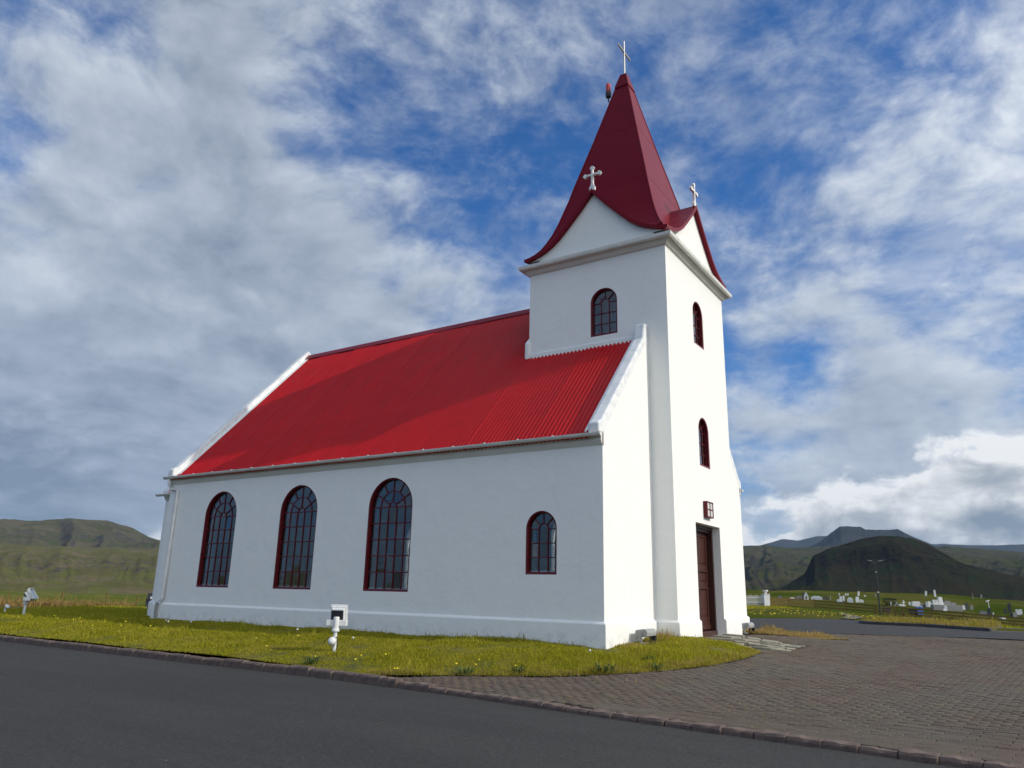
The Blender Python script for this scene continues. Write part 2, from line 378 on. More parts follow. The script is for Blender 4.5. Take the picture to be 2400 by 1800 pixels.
# ------------------------------------------------------------------ ground shape
CX, CY = CAMP[0], CAMP[1]
def polar(x, y):
    ex, ey = x - CX, y - CY
    f = -sin(HEAD) * ex + cos(HEAD) * ey; r = cos(HEAD) * ex + sin(HEAD) * ey
    return np.hypot(ex, ey), np.degrees(np.arctan2(r, f))
def polw(d, th):
    t = np.radians(th); f = np.cos(t) * d; r = np.sin(t) * d
    return CX - sin(HEAD) * f + cos(HEAD) * r, CY + cos(HEAD) * f + sin(HEAD) * r
def Gp(d, th):
    tilt = np.interp(th, [-180, 19, 33, 45, 180], [0, 0, -1.7, -2.2, -2.2])
    zr = np.where(d < 38, .04, .04 + (tilt - .04) * np.clip((d - 38) / 54, 0, 1))
    crest = np.interp(th, [10, 17, 24, 29, 33, 50], [1.9, 2.3, 2.5, 2.3, 1.3, .8])
    s = np.clip((d - 95) / 65, 0, 1); s = s * s * (3 - 2 * s); zr = zr + (crest - zr) * s
    s = np.clip((d - 165) / 500, 0, 1); s = s * s * (3 - 2 * s); zr = zr + (-11 - zr) * s
    zl = np.interp(d, [0, 30, 34, 60, 140, 700, 1500], [0, 0, -.05, -.5, -2.5, -9., -11.])
    wt = np.clip((th + 6) / 8, 0, 1); z = zl * (1 - wt) + zr * wt
    return np.where(th < -40, np.minimum(z, -.6), z)
def G(x, y): return Gp(*polar(x, y))
def zplaza(x, y): return -.38 + .42 * np.clip((y + 4.5) / 9.3, 0, 1)

def vnoise(x, y, seed=0):
    """smooth value noise on arrays"""
    r = np.random.default_rng(seed); T = r.random((64, 64))
    xi = np.floor(x).astype(int); yi = np.floor(y).astype(int); fx = x - xi; fy = y - yi
    fx = fx * fx * (3 - 2 * fx); fy = fy * fy * (3 - 2 * fy)
    a = T[xi % 64, yi % 64]; b = T[(xi + 1) % 64, yi % 64]; c = T[xi % 64, (yi + 1) % 64]; d = T[(xi + 1) % 64, (yi + 1) % 64]
    return (a * (1 - fx) + b * fx) * (1 - fy) + (c * (1 - fx) + d * fx) * fy - .5
def fbm(x, y, seed=0, o=5, ridged=False):
    s = 0; a = 1.0; f = 1.0
    for i in range(o):
        n = vnoise(x * f + 17.3 * i, y * f + 5.1 * i, seed + i)
        s = s + a * ((.5 - np.abs(n) * 2) if ridged else n * 2); a *= .5; f *= 2.03
    return s

def grid_mesh(name, X, Y, Z, m, smooth=True):
    r, c = X.shape
    V = np.stack([X, Y, Z], -1).reshape(-1, 3)
    i = np.arange((r - 1) * (c - 1)); a = (i // (c - 1)) * c + i % (c - 1)
    F = np.stack([a, a + 1, a + c + 1, a + c], -1)
    me = bpy.data.meshes.new(name); me.vertices.add(len(V)); me.vertices.foreach_set('co', V.ravel())
    me.loops.add(F.size); me.loops.foreach_set('vertex_index', F.ravel().astype(np.int32))
    me.polygons.add(len(F)); me.polygons.foreach_set('loop_start', np.arange(0, F.size, 4, dtype=np.int32)); me.polygons.foreach_set('loop_total', np.full(len(F), 4, dtype=np.int32))
    me.update(calc_edges=True); me.validate()
    if smooth: me.polygons.foreach_set('use_smooth', np.ones(len(F), dtype=bool))
    me.materials.append(m); o = bpy.data.objects.new(name, me); COL.objects.link(o)
    if len(me.polygons) and me.polygons[0].normal.z < 0: me.flip_normals()
    return o

def in_poly(x, y, poly):
    inside = np.zeros(x.shape, bool); n = len(poly)
    for i in range(n):
        x1, y1 = poly[i]; x2, y2 = poly[(i + 1) % n]
        if y1 == y2: continue
        cnd = ((y1 > y) != (y2 > y)) & (x < (x2 - x1) * (y - y1) / (y2 - y1) + x1); inside ^= cnd
    return inside

def sheet(name, poly, zf, m, step=0.6, skirt=0.0, holes=()):
    """flat-ish sheet over a 2D outline with height zf(x, y)"""
    P = []
    def loop(pl):
        s = len(P); n = len(pl)
        for i in range(n):
            a = Vector(pl[i]); b = Vector(pl[(i + 1) % n]); k = max(1, int((b - a).length / step))
            for j in range(k): P.append(a.lerp(b, j / k))
        return s, len(P)
    E = []
    s, e_ = loop(poly); E += [(i, i + 1 if i + 1 < e_ else s) for i in range(s, e_)]; outer = (s, e_)
    xs = [p[0] for p in poly]; ys = [p[1] for p in poly]
    gx, gy = np.meshgrid(np.arange(min(xs) + step / 2, max(xs), step), np.arange(min(ys) + step / 2, max(ys), step))
    gx = gx + (np.arange(gx.shape[0]) % 2)[:, None] * step * .5
    gx = gx.ravel(); gy = gy.ravel(); ok = in_poly(gx, gy, poly)
    for x, y in zip(gx[ok], gy[ok]): P.append(Vector((x, y)))
    v, ed, fc, *_ = geometry.delaunay_2d_cdt(P, E, [], 1, 1e-5)
    vx = np.array([p.x for p in v]); vy = np.array([p.y for p in v]); vz = zf(vx, vy) * np.ones_like(vx)
    me = bpy.data.meshes.new(name); V = list(zip(vx, vy, vz)); F = [tuple(f) for f in fc]
    if skirt:
        n0 = len(V); n = outer[1] - outer[0]
        V += [(P[i].x, P[i].y, float(zf(np.array([P[i].x]), np.array([P[i].y]))[0]) - skirt) for i in range(n)]
        top = list(range(n))
        V += [(P[i].x, P[i].y, float(zf(np.array([P[i].x]), np.array([P[i].y]))[0])) for i in range(n)]
        F += [(n0 + i, n0 + (i + 1) % n, n0 + n + (i + 1) % n, n0 + n + i) for i in range(n)]
    me.from_pydata(V, [], F); me.validate(); me.materials.append(m)
    bm = bmesh.new(); bm.from_mesh(me)
    for f in bm.faces:
        if f.normal.z < -1e-3: f.normal_flip()
        f.smooth = True
    bm.to_mesh(me); bm.free()
    o = bpy.data.objects.new(name, me); COL.objects.link(o); return structure(o)

# near outlines (metres; x along the nave, y across it)
KERB = [(-46, -4.0), (-30, -4.12), (-14.85, -4.22), (-9, -4.34), (-3.6, -4.36), (-1.5, -4.52), (0.1, -4.68), (1.7, -4.90), (3.0, -5.07), (5.0, -5.27), (6.15, -5.39), (9, -5.70), (16, -6.45)]
def kerb_y(x): return np.interp(x, [p[0] for p in KERB], [p[1] for p in KERB])
LAWN_EDGE = [(-2.35, -4.18), (-1.16, -3.47), (.43, -2.62), (1.41, -1.52), (1.76, -.88), (2.08, .03), (2.33, 1.2), (2.33, 2.6), (1.9, 3.0)]

# lawn heights: smooth spline through measured spots
_cp = np.array([(-46, -4.0, -.30), (-30, -4.1, -.30), (-14.8, -4.1, -.30), (-9, -4.2, -.30), (-4, -4.2, -.31), (-2.35, -4.1, -.345), (-1.16, -3.47, -.335), (.43, -2.62, -.285), (1.41, -1.52, -.235),
                (2.08, .03, -.17), (2.33, 1.2, -.115), (2.33, 2.78, -.045), (.62, 2.6, .12), (.3, 1.5, .08), (0, -.1, 0), (-5, -.1, 0), (-10, -.1, 0), (-15, -.1, 0), (-15, -2.1, -.02), (-10, -2.1, -.03), (-6, -2.1, -.04),
                (-1.2, -1.5, -.05), (1.1, .3, -.02), (-20, 0, 0), (-21, -2, -.01), (-20, 8, 0), (-30, 0, -.05), (-30, 9, -.1), (-46, 0, -.05), (-46, 12, -.2), (1.0, 4.3, .09), (-5, 5, 0), (0, 9, .02), (-10, 10, 0)])
def _tps(r2): return .5 * r2 * np.log(r2 + 1e-9)
_K = _tps(((_cp[:, None, :2] - _cp[None, :, :2]) ** 2).sum(-1)) + np.eye(len(_cp)) * .05
_A = np.block([[_K, np.c_[np.ones(len(_cp)), _cp[:, :2]]], [np.c_[np.ones(len(_cp)), _cp[:, :2]].T, np.zeros((3, 3))]])
_W = np.linalg.solve(_A, np.r_[_cp[:, 2], 0, 0, 0])
def zlawn(x, y):
    x = np.atleast_1d(np.asarray(x, float)); y = np.atleast_1d(np.asarray(y, float))
    r2 = (x[:, None] - _cp[None, :, 0]) ** 2 + (y[:, None] - _cp[None, :, 1]) ** 2
    z = _tps(r2) @ _W[:-3] + _W[-3] + x * _W[-2] + y * _W[-1]
    z = z + .025 * fbm(x * .9, y * .9, 3, 3) * np.clip((kerb_y(x) * -1 + y) / .8, 0, 1)
    dm = np.full(x.shape, 99.0)          # the lawn runs out level with the pavers along its curved edge
    for (ax, ay), (bx, by) in zip(LAWN_EDGE[:-1], LAWN_EDGE[1:]):
        ll = (bx - ax) ** 2 + (by - ay) ** 2; tt = np.clip(((x - ax) * (bx - ax) + (y - ay) * (by - ay)) / ll, 0, 1)
        dm = np.minimum(dm, np.hypot(x - ax - tt * (bx - ax), y - ay - tt * (by - ay)))
    return np.where(x > -2.6, np.minimum(z, zplaza(x, y) + .004 + .22 * dm), z)

# ------------------------------------------------------------------ ground, far terrain
def far_ground():
    th = np.concatenate([np.arange(-180, -42, 3.0), np.arange(-42, 42.01, .3), np.arange(45, 181, 3.0)])
    d = np.concatenate([np.linspace(2, 30, 10), np.linspace(31, 60, 30), np.geomspace(61, 220, 70), np.geomspace(225, 30000, 60)])
    D, T = np.meshgrid(d, th, indexing='ij'); X, Y = polw(D, T); Z = Gp(D, T)
    rin = np.interp(T, [-180, -42, -33, -20, 10, 17, 40, 180], [60, 60, 24, 24, 33, 34, 30, 60])
    k = np.clip((D - rin) / 3.0, 0, 1); Z = Z * k + (1 - k) * (-1.6)
    bump = fbm(X / 7, Y / 7, 5, 3) * np.clip((D - 96) / 20, 0, 1) * np.clip((400 - D) / 100, 0, 1) * .26
    bump = bump + fbm(X / 60, Y / 60, 8, 3) * np.clip((D - 250) / 300, 0, 1) * 2.2
    return structure(grid_mesh('ground', X, Y, Z + bump, M['field']))
far_ground()

def contour_hill(name, conts, m, amp, wl, seed, nth=260, nd=70, ridged=True, gully=(0, 1.0)):
    """conts: [(distance, [(theta, z-or-tan)], is_tan)] near to far"""
    lo = min(c[1][0][0] for c in conts); hi = max(c[1][-1][0] for c in conts)
    th = np.linspace(lo, hi, nth); ds = np.array([c[0] for c in conts], float)
    zs = np.array([np.interp(th, [p[0] for p in c[1]], [p[1] for p in c[1]]) * (c[0] if c[2] else 1) + (CAMP[2] if c[2] else 0) for c in conts])
    tt = np.linspace(0, len(conts) - 1, nd); d = np.interp(tt, range(len(conts)), ds)
    Z = np.array([[0.0] * nth] * nd)
    for j in range(nth): Z[:, j] = np.interp(tt, range(len(conts)), zs[:, j])
    D, T = np.meshgrid(d, th, indexing='ij'); X, Y = polw(D, T)
    n = fbm(X / wl, Y / wl, seed, 6, ridged) * amp
    edge = np.clip(tt / 1.0, 0, 1)[:, None] * np.ones((1, nth))
    if gully[0]:
        ri = int(np.argmax(zs.mean(1))); fr = tt / ri; gm = np.clip(fr / .25, 0, 1) * np.clip((.92 - fr) / .30, 0, 1)
        Z = Z + gully[0] * gm[:, None] * fbm(T * gully[1] + .35 * fbm(X / wl, Y / wl, seed + 3, 3), D / (wl * 5), seed + 50, 5, True)
    Z = Z + n * edge
    return structure(grid_mesh(name, X, Y, Z, m))

BACK_L = [(-44, .045), (-37.98, .0496), (-33.85, .0593), (-32.18, .0621), (-31.27, .0655), (-30.1, .0675), (-28.88, .0677), (-27.72, .0645), (-26.38, .056), (-25.42, .049), (-24.58, .0453), (-23.1, .0399), (-18.33, .033), (-8, .022)]
PLAT_L = [(-44, .036), (-37.85, .0368), (-33.63, .0368), (-31.34, .0346), (-27.75, .0375), (-24.54, .0404), (-18.37, .038), (-8, .03)]
EDGE_L = [(-44, .024), (-37.72, .0249), (-33.5, .0229), (-32.2, .0285), (-31.24, .0236), (-30.35, .0294), (-28.85, .0225), (-27.39, .0254), (-25.86, .0234), (-24.41, .0243), (-18.26, .0203), (-8, .0154)]
FOOT_L = [(-44, -.006), (-37.39, -.0051), (-33.26, -.0028), (-29.83, -.0036), (-24.22, -.0026), (-18, -.0026), (-8, -.002)]
def sc_(l, k, o=0.0): return [(a, b * k + o) for a, b in l]
M['hillgreen'] = terrain_mat('moss_hill', (.070, .068, .028), (.105, .088, .054), (.082, .074, .066), (.62, .86), .011, greens=(.080, .088, .024), band=(14, 44))
M['hillback'] = terrain_mat('grey_green_hill', (.062, .062, .034), (.090, .076, .050), (.070, .066, .062), (.74, .92), .005, greens=(.048, .058, .026), band=(120, 175))
M['hilldark'] = terrain_mat('basalt_hill_cloud_shade', (.024, .024, .010), (.031, .023, .013), (.008, .008, .009), (.62, .90), .011, greens=(.018, .028, .009), band=(48, 96))  # the hill's cloud shadow is put into these near-black rock and grass colours
M['mtn'] = terrain_mat('basalt_mountain_haze_tint', (.032, .038, .038), (.045, .044, .042), (.022, .024, .028), (.70, .88), .0028)  # blue of the distance haze is partly mixed into the rock colours
M['moor'] = terrain_mat('brown_moor', (.052, .052, .026), (.078, .064, .038), (.036, .035, .03), (.84, .95), .006, greens=(.060, .070, .016), band=(60, 110))
contour_hill('hillside', [(900, [(-44, -13), (-8, -13)], False), (1080, FOOT_L, True), (1290, sc_(EDGE_L, .60), True), (1400, sc_(EDGE_L, .82), True), (1430, EDGE_L, True), (1700, sc_(EDGE_L, .8, .0085), True), (2500, PLAT_L, True), (2700, sc_(PLAT_L, .8), True)], M['hillgreen'], 13.0, 170, 11, 460, 170, gully=(4.5, 1.1))
contour_hill('far_hill', [(2450, sc_(PLAT_L, .6), True), (2600, sc_(PLAT_L, .98), True), (2950, [(a, b * .5 + c * .5) for (a, b), c in zip(BACK_L, np.interp([p[0] for p in BACK_L], [q[0] for q in PLAT_L], [q[1] for q in PLAT_L]))], True), (3150, sc_(BACK_L, .93), True), (3300, BACK_L, True), (4200, sc_(BACK_L, .7), True)], M['hillback'], 30, 520, 21, 320, 120, gully=(20, .55))
DARK = [(13.5, -.006), (15.21, .0001), (17.8, .0032), (18.65, .0065), (19.75, .0178), (20.6, .0284), (20.99, .042), (21.21, .049), (22.17, .0561), (23.41, .0615), (24.26, .0664), (25.38, .0702), (26.36, .0715), (27.39, .0699), (28.29, .0627), (29.0, .0553), (29.72, .0477), (30.43, .0412), (31.11, .0353), (32.17, .0304), (33.26, .0256), (35.32, .0165), (37.29, .0099), (39.18, .0073), (44, .002)]
def dmin(k, cap): return [(a, min(b * k, cap)) for a, b in DARK]
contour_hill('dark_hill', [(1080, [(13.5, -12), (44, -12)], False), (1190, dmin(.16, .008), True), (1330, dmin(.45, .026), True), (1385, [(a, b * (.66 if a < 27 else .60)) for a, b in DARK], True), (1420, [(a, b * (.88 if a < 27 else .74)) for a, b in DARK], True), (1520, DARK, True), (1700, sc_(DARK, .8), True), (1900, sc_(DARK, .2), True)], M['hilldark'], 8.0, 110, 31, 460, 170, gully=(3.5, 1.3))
TABLE = [(18.6, .045), (19.39, .0519), (21.07, .0596), (21.9, .0681), (22.46, .0761), (22.82, .0806), (23.09, .0836), (24.35, .0833), (24.67, .0798), (25.59, .08), (26.65, .0803), (27.41, .0728), (28.19, .0663), (28.88, .0595), (30.27, .0519), (32, .045)]
MID_R = [(4, .046), (9.34, .0502), (16.55, .0557), (18.28, .0584), (19.69, .057), (21.06, .057), (29.32, .0562), (31.21, .0527), (33.44, .0484), (37.59, .0457), (44, .042)]
FAR_R = [(4, .05), (9.35, .0556), (15.39, .0608), (17.7, .0636), (19.27, .0718), (20.3, .0692), (21.57, .0732), (23.86, .0709), (28.66, .0634), (33.54, .0619), (35.69, .0617), (39.62, .0566), (46, .05)]
contour_hill('moorland', [(1500, [(4, -14), (44, -14)], False), (1750, sc_(MID_R, .12), True), (2300, sc_(MID_R, .62), True), (2600, sc_(MID_R, .74), True), (3500, MID_R, True), (3900, sc_(MID_R, .9), True)], M['moor'], 30, 380, 41, 360, 130, gully=(14, .8))
contour_hill('table_mountain', [(4300, sc_(TABLE, .5), True), (5000, sc_(TABLE, .74), True), (5300, sc_(TABLE, .86), True), (5420, TABLE, True), (6000, sc_(TABLE, .97), True), (6500, sc_(TABLE, .6), True)], M['mtn'], 9, 420, 51, 220, 100, gully=(14, .9))
contour_hill('far_mountain', [(7600, sc_(FAR_R, .45), True), (8500, sc_(FAR_R, .85), True), (9000, FAR_R, True), (10500, sc_(FAR_R, .8), True)], M['mtn'], 30, 1100, 61, 200, 40)

# ------------------------------------------------------------------ road, plaza, lawn sheets
rd_edge = [(x, y - .02) for x, y in KERB]
road = sheet('road', [(-60, -4.0)] + rd_edge + [(22, -7.1), (22, -40), (-60, -40)], lambda x, y: -.45 + 0 * x, M['asphalt'], 1.5)
far_asph = [(.4, 11.2), (1.6, 10.6), (2.56, 10.9), (5.73, 12.3), (9, 12.4), (9, 20.5), (5.95, 18.7), (3.6, 21.4), (1.47, 22.1), (.75, 23.4), (.72, 24.6), (.35, 28.5), (-.4, 31.5), (-1.5, 34.0), (-3.4, 27.6), (-4.3, 24.8), (-8, 21), (-20, 17.5), (-34, 17), (-34, 12.5), (-8, 12.6), (-.9, 12.3)]
sheet('far_road', far_asph, lambda x, y: np.where(polar(x, y)[0] > 30, np.maximum(G(x, y), -.3), .04) + .012, M['asphalt2'], 1.2)
back_road = [(-24.3, -.4), (-24.6, 1.5), (-27.2, 5.2), (-31, 10), (-38, 16), (-42, 14.2), (-37, 7.5), (-32, 2.6), (-29, -.5), (-40, -3.2), (-40, -3.9), (-24, -3.9)]
sheet('side_road', [(-25.0, -3.95), (-25.0, .15), (-27.6, 5.0), (-33, 10.8), (-40, 16.0), (-44.0, 14.5), (-39.0, 9.0), (-35.5, 5.0), (-34, -3.95)], lambda x, y: G(x, y) - .02 + .03, M['asphalt2'], 1.2)

lawn_poly = [(-25.2, -4.0)] + [(x, y + .16) for x, y in KERB if -25 < x < -3] + LAWN_EDGE + [(.8, 3.4), (.5, 4.3), (-1.0, 5), (-3, 8.6), (-9, 12.5), (-16, 15.5), (-30, 12), (-27.0, 5.2), (-25.0, 1.2)]
sheet('lawn', lawn_poly, zlawn, M['soil'], .45)
strip_poly = [(-.6, 8.2), (.2, 8.35), (1.5, 7.95), (2.76, 6.85), (3.2, 7.2), (2.4, 9.1), (1.55, 10.2), (.46, 11.4), (-.82, 12.3), (-3, 12.6), (-5, 10)]
sheet('dry_verge', strip_poly, lambda x, y: .055 + 0 * x + .02 * fbm(x, y, 9, 3), M['soil'], .4)

def plaza():
    poly = [(-2.35, -4.44)] + [(x, y + .13) for x, y in KERB if x > -1.6] + [(16, 12.5), (9, 12.5), (5.73, 12.4), (2.56, 11.0), (1.5, 10.7), (-.3, 11.6), (-.6, 8.0), (-.6, 2.0), (1.0, -.6), (-1.1, -3.4)]
    pav = sheet('pavement', poly, lambda x, y: zplaza(x, y) - .022, M['sand'], .8)
    # paver mesh (chamfered concrete block) laid in running bond
    L_, W_, H_, c = .207, .102, .07, .005
    vs = []
    for z, i in ((-H_, 0), (-c, 0), (0, c)):
        vs += [(sx * (L_ / 2 - i), sy * (W_ / 2 - i), z) for sx, sy in ((-1, -1), (1, -1), (1, 1), (-1, 1))]
    fs = [(0, 1, 5, 4), (1, 2, 6, 5), (2, 3, 7, 6), (3, 0, 4, 7), (4, 5, 9, 8), (5, 6, 10, 9), (6, 7, 11, 10), (7, 4, 8, 11), (8, 9, 10, 11)]
    m = bpy.data.materials.new('paver_concrete'); m.use_nodes = True; t = NT(m.node_tree)
    oi = t.n('ShaderNodeObjectInfo'); co = t.n('ShaderNodeTexCoord').outputs['Object']
    geo = t.n('ShaderNodeNewGeometry'); isl = geo.outputs['Random Per Island']
    wp = geo.outputs['Position']
    rnd = t.m('FRACT', t.m('ADD', oi.outputs['Random'], isl))
    col = t.mix(rnd, (.086, .062, .046), (.120, .090, .068))
    col = t.mix(t.ss(t.noise(wp, .45, 4, .6), .40, .62), col, t.mix(rnd, (.092, .076, .060), (.114, .098, .078)))
    col = t.mix(t.m('MULTIPLY', t.ss(t.noise(wp, 2.4, 5, .65), .54, .70), .55), col, (.105, .098, .058))
    col = t.mix(t.m('MULTIPLY', t.ss(t.noise(wp, 70, 4, .7), .45, .75), .5), col, (.06, .052, .046))
    b = t.n('ShaderNodeBsdfPrincipled', i_Roughness=.88); t.set(b.inputs['Base Color'], col); b.inputs['Specular IOR Level'].default_value = .25
    bp = t.n('ShaderNodeBump', i_Strength=.8, i_Distance=.006); t.set(bp.inputs['Height'], t.noise(wp, 90, 4, .7)); t.set(b.inputs['Normal'], bp)
    t.set(t.n('ShaderNodeOutputMaterial').inputs[0], b); M['paver'] = m
    me = bpy.data.meshes.new('paver'); me.from_pydata(vs, [], fs); me.materials.append(m)
    a = radians(-6.2); ux, uy = cos(a), sin(a); ox, oy = -2.5, -4.28
    items = []; pl = L_ + .005; pw = W_ + .004
    lawnp = LAWN_EDGE + [(1.6, 3.0), (.45, 3.3), (.3, 2), (-1, -1), (-3, -4)]
    slabp = [(.5, 3.4), (1.6, 3.0), (2.75, 3.05), (2.85, 4.4), (.5, 5.7)]
    for r in range(-20, 175):
        xs = np.arange(-6, 90) * pl + (r % 2) * pl / 2 + rng.normal(0, .003, 96)
        X = ox + ux * xs - uy * (r * pw); Y = oy + uy * xs + ux * (r * pw)
        ok = in_poly(X, Y, poly) & ~in_poly(X, Y, lawnp) & ~in_poly(X, Y, slabp) & ~in_poly(X, Y, strip_poly) & (Y > kerb_y(X) + .17)
        ok &= ~((X > -.7) & (X < .6) & (Y > 2.5) & (Y < 9.7))
        D, T = polar(X, Y); ok &= (T < 36) & (D < 34)
        for x, y, d in zip(X[ok], Y[ok], D[ok]): items.append((d, x, y))
    items.sort(key=lambda q: q[0] + (0 if polar(q[1], q[2])[1] < 33.2 else 50))
    V0 = np.array(vs); F0 = np.array(fs)
    Vs, Fs = [], []
    for i, (d, x, y) in enumerate(items):
        z = float(zplaza(x, y)) + random.gauss(0, .0018) + .014 * float(fbm(np.array([x * .5]), np.array([y * .5]), 77, 2)[0])
        rx, ry, rz = random.gauss(.044 if y < 4.8 else 0, .006), random.gauss(0, .005), a + random.gauss(0, .010)
        if i < 300:
            inst('paver', me, pav, (x, y, z), (rx, ry, rz))
        else:
            cz, sz = cos(rz), sin(rz)
            v = V0.copy(); v[:, 2] += v[:, 1] * rx - v[:, 0] * ry
            Vs.append(np.c_[v[:, 0] * cz - v[:, 1] * sz + x, v[:, 0] * sz + v[:, 1] * cz + y, v[:, 2] + z]); Fs.append(F0 + 12 * len(Fs))
    V = np.concatenate(Vs); F = np.concatenate(Fs)
    mm = bpy.data.meshes.new('paver_field'); mm.vertices.add(len(V)); mm.vertices.foreach_set('co', V.ravel())
    mm.loops.add(F.size); mm.loops.foreach_set('vertex_index', F.ravel().astype(np.int32)); mm.polygons.add(len(F))
    mm.polygons.foreach_set('loop_start', np.arange(0, F.size, 4, dtype=np.int32)); mm.polygons.foreach_set('loop_total', np.full(len(F), 4, dtype=np.int32))
    mm.update(calc_edges=True); mm.materials.append(m)
    o = bpy.data.objects.new('paver_field', mm); COL.objects.link(o); o.parent = pav; o['kind'] = 'stuff'
    # second, more distant paved yard on the right, drawn by its material
    t = NT((m2 := bpy.data.materials.new('far_paving')).node_tree) if False else None
    m2 = mat('far_paving', (.074, .064, .055), .9, (.05, .044, .038), 9, .8, .6, 30, var2=(.082, .075, .06), scale2=.5)
    sheet('far_pavement', [(9, 12.3), (5.73, 12.5), (5.9, 18.5), (6.06, 27.3), (6.9, 33.5), (12, 40), (22, 36), (22, 12.3)], lambda x, y: np.where(polar(x, y)[0] > 38, G(x, y) + .03, .034), m2, 1.2)
plaza()

# kerb of single stones
def kerb():
    root = structure(thing('kerb', 'row of red-brown kerb stones between the asphalt and the church lawn', 'kerb')); del root['category']; del root['label']
    def stone(L_, seed, end=.012):
        r = random.Random(seed); mb = MB(); xs_ = [0, .016, .12, L_ * .5, L_ - .12, L_ - .016, L_]; n = 7
        vs = []; fs = []
        prof = [(-.0, -.22), (-.003, .100), (.014, .126), (.138, .133), (.150, .122), (.150, -.22)]
        for i in range(n):
            x = xs_[i]; e0 = end if i in (0, n - 1) else 0
            for j, (yy, zz) in enumerate(prof):
                k = 1 if 0 < j < 5 else 0
                vs.append((x, yy + r.gauss(0, .0045) * k + (e0 if j < 3 else -e0), zz + r.gauss(0, .0040) * k - e0 * k * 1.4))
        k = len(prof)
        for i in range(n - 1):
            for j in range(k - 1): fs.append((i * k + j, (i + 1) * k + j, (i + 1) * k + j + 1, i * k + j + 1))
        fs += [tuple(range(k)), tuple(range((n - 1) * k + k - 1, (n - 1) * k - 1, -1))]
        mb.add(vs, fs); me = bpy.data.meshes.new('kerb_stone'); me.from_pydata(mb.v, [], mb.f)
        bm = bmesh.new(); bm.from_mesh(me); bmesh.ops.recalc_face_normals(bm, faces=bm.faces); bm.to_mesh(me); bm.free(); me.materials.append(M['kerb']); return me
    longs = [stone(.574, i, .018) for i in range(4)]; shorts = [stone(.350, 20 + i, .005) for i in range(4)]
    x = -30.0; first = True
    while x < 11:
        long_ = x < -1.9; st = .590 if long_ else .357
        y0, y1 = float(kerb_y(x)), float(kerb_y(x + st)); a = math.atan2(y1 - y0, st)
        zt = -.45 if long_ else -.45 - .064 * min(1, (x + 1.9) / 1.5)
        inst('kerb_stone', random.choice(longs if long_ else shorts), root, (x, y0 + random.gauss(0, .007), zt + random.gauss(0, .006)), (random.gauss(0, .02), random.gauss(0, .007), a + random.gauss(0, .006)))
        x += st * cos(a)
kerb()

# worn stone slabs leading to the church door
def slabs():
    root = structure(thing('stone_path', 'x', 'path')); del root['category']; del root['label']
    q = [(.60, 3.55), (2.72, 3.02), (2.95, 4.45), (.60, 5.75)]
    def at(u, v):
        a = Vector(q[0]).lerp(Vector(q[1]), u); b = Vector(q[3]).lerp(Vector(q[2]), u); return a.lerp(b, v)
    nu, nv = 5, 4; cut = {}
    for i in range(nu + 1):
        for j in range(nv + 1):
            ju = 0 if i in (0, nu) else random.uniform(-.055, .055); jv = 0 if j in (0, nv) else random.uniform(-.06, .06)
            cut[i, j] = at(min(max(i / nu + ju + (.10 if j % 2 and 0 < i < nu else 0), 0), 1) + (random.uniform(-.06, .05) if i == nu else 0), min(max(j / nv + jv, 0), 1) + (random.uniform(-.03, .03) if j in (0, nv) else 0))
    for i in range(nu):
        for j in range(nv):
            c = [cut[i, j], cut[i + 1, j], cut[i + 1, j + 1], cut[i, j + 1]]; ctr = sum(c, Vector((0, 0))) / 4
            out = []
            for k in range(4):
                a, b = c[k], c[(k + 1) % 4]
                for s in (0.0, .33, .66):
                    p = a.lerp(b, s); p = ctr + (p - ctr) * (1 - .035 / max((p - ctr).length, .05)) ; out.append(p + Vector((random.gauss(0, .018), random.gauss(0, .018))))
            zb = float(zplaza(ctr.x, ctr.y)); zs = zb + .012 + (.085 - .10 * min(1, max(0, (ctr.x - .6) / 1.3))) * (1 if ctr.x < 1.9 else .2) + random.gauss(0, .012)
            tx, ty = random.gauss(-.012, .014), random.gauss(0, .016)
            mb = MB(); mb.prism([tuple(p) for p in out], -.14, 0, lambda p, r_, t: (p, r_, zs + t + tx * (p - ctr.x) + ty * (r_ - ctr.y)))
            mb.build('paving_slab', M['slab'], root, bevel=.018)
slabs()

# ------------------------------------------------------------------ church
church = thing('church', 'white rendered church with red corrugated roof and pointed red tower spire', 'church')
LN, WN, ZW, YC = 15.07, 9.56, 4.10, 4.78
TX0, TX1, TY0, TY1, TZ = -3.48, .52, 2.60, 7.04, 9.60
TC = (-1.48, 4.82)
RS = 1.087
def zroof(y): return 4.36 + RS * (y if y <= YC else WN - y)

def holed(mb, outer, holes, t0, t1, mp):
    """plate with holes: outer / holes 2D loops, thickness from t0 to t1, mp(a, b, t)"""
    loops = [outer] + list(holes); allp = [p for l in loops for p in l]
    tris = geometry.tessellate_polygon([[Vector((p[0], p[1], 0)) for p in l] for l in loops]); n = len(allp)
    vs = [mp(p[0], p[1], t0) for p in allp] + [mp(p[0], p[1], t1) for p in allp]
    fs = [tuple(t) for t in tris] + [tuple(n + i for i in reversed(t)) for t in tris]
    s = 0
    for l in loops:
        k = len(l); fs += [(s + i, s + (i + 1) % k, n + s + (i + 1) % k, n + s + i) for i in range(k)]; s += k
    return mb.add(vs, fs)
def arch(c, z0, zs, r, n=20, wob=0.0):
    """outline with a round head: centre c, sill z0, springing zs, half width r"""
    return [(c - r, z0), (c + r, z0)] + [(c + r * cos(pi * i / n), zs + r * sin(pi * i / n)) for i in range(n + 1)]

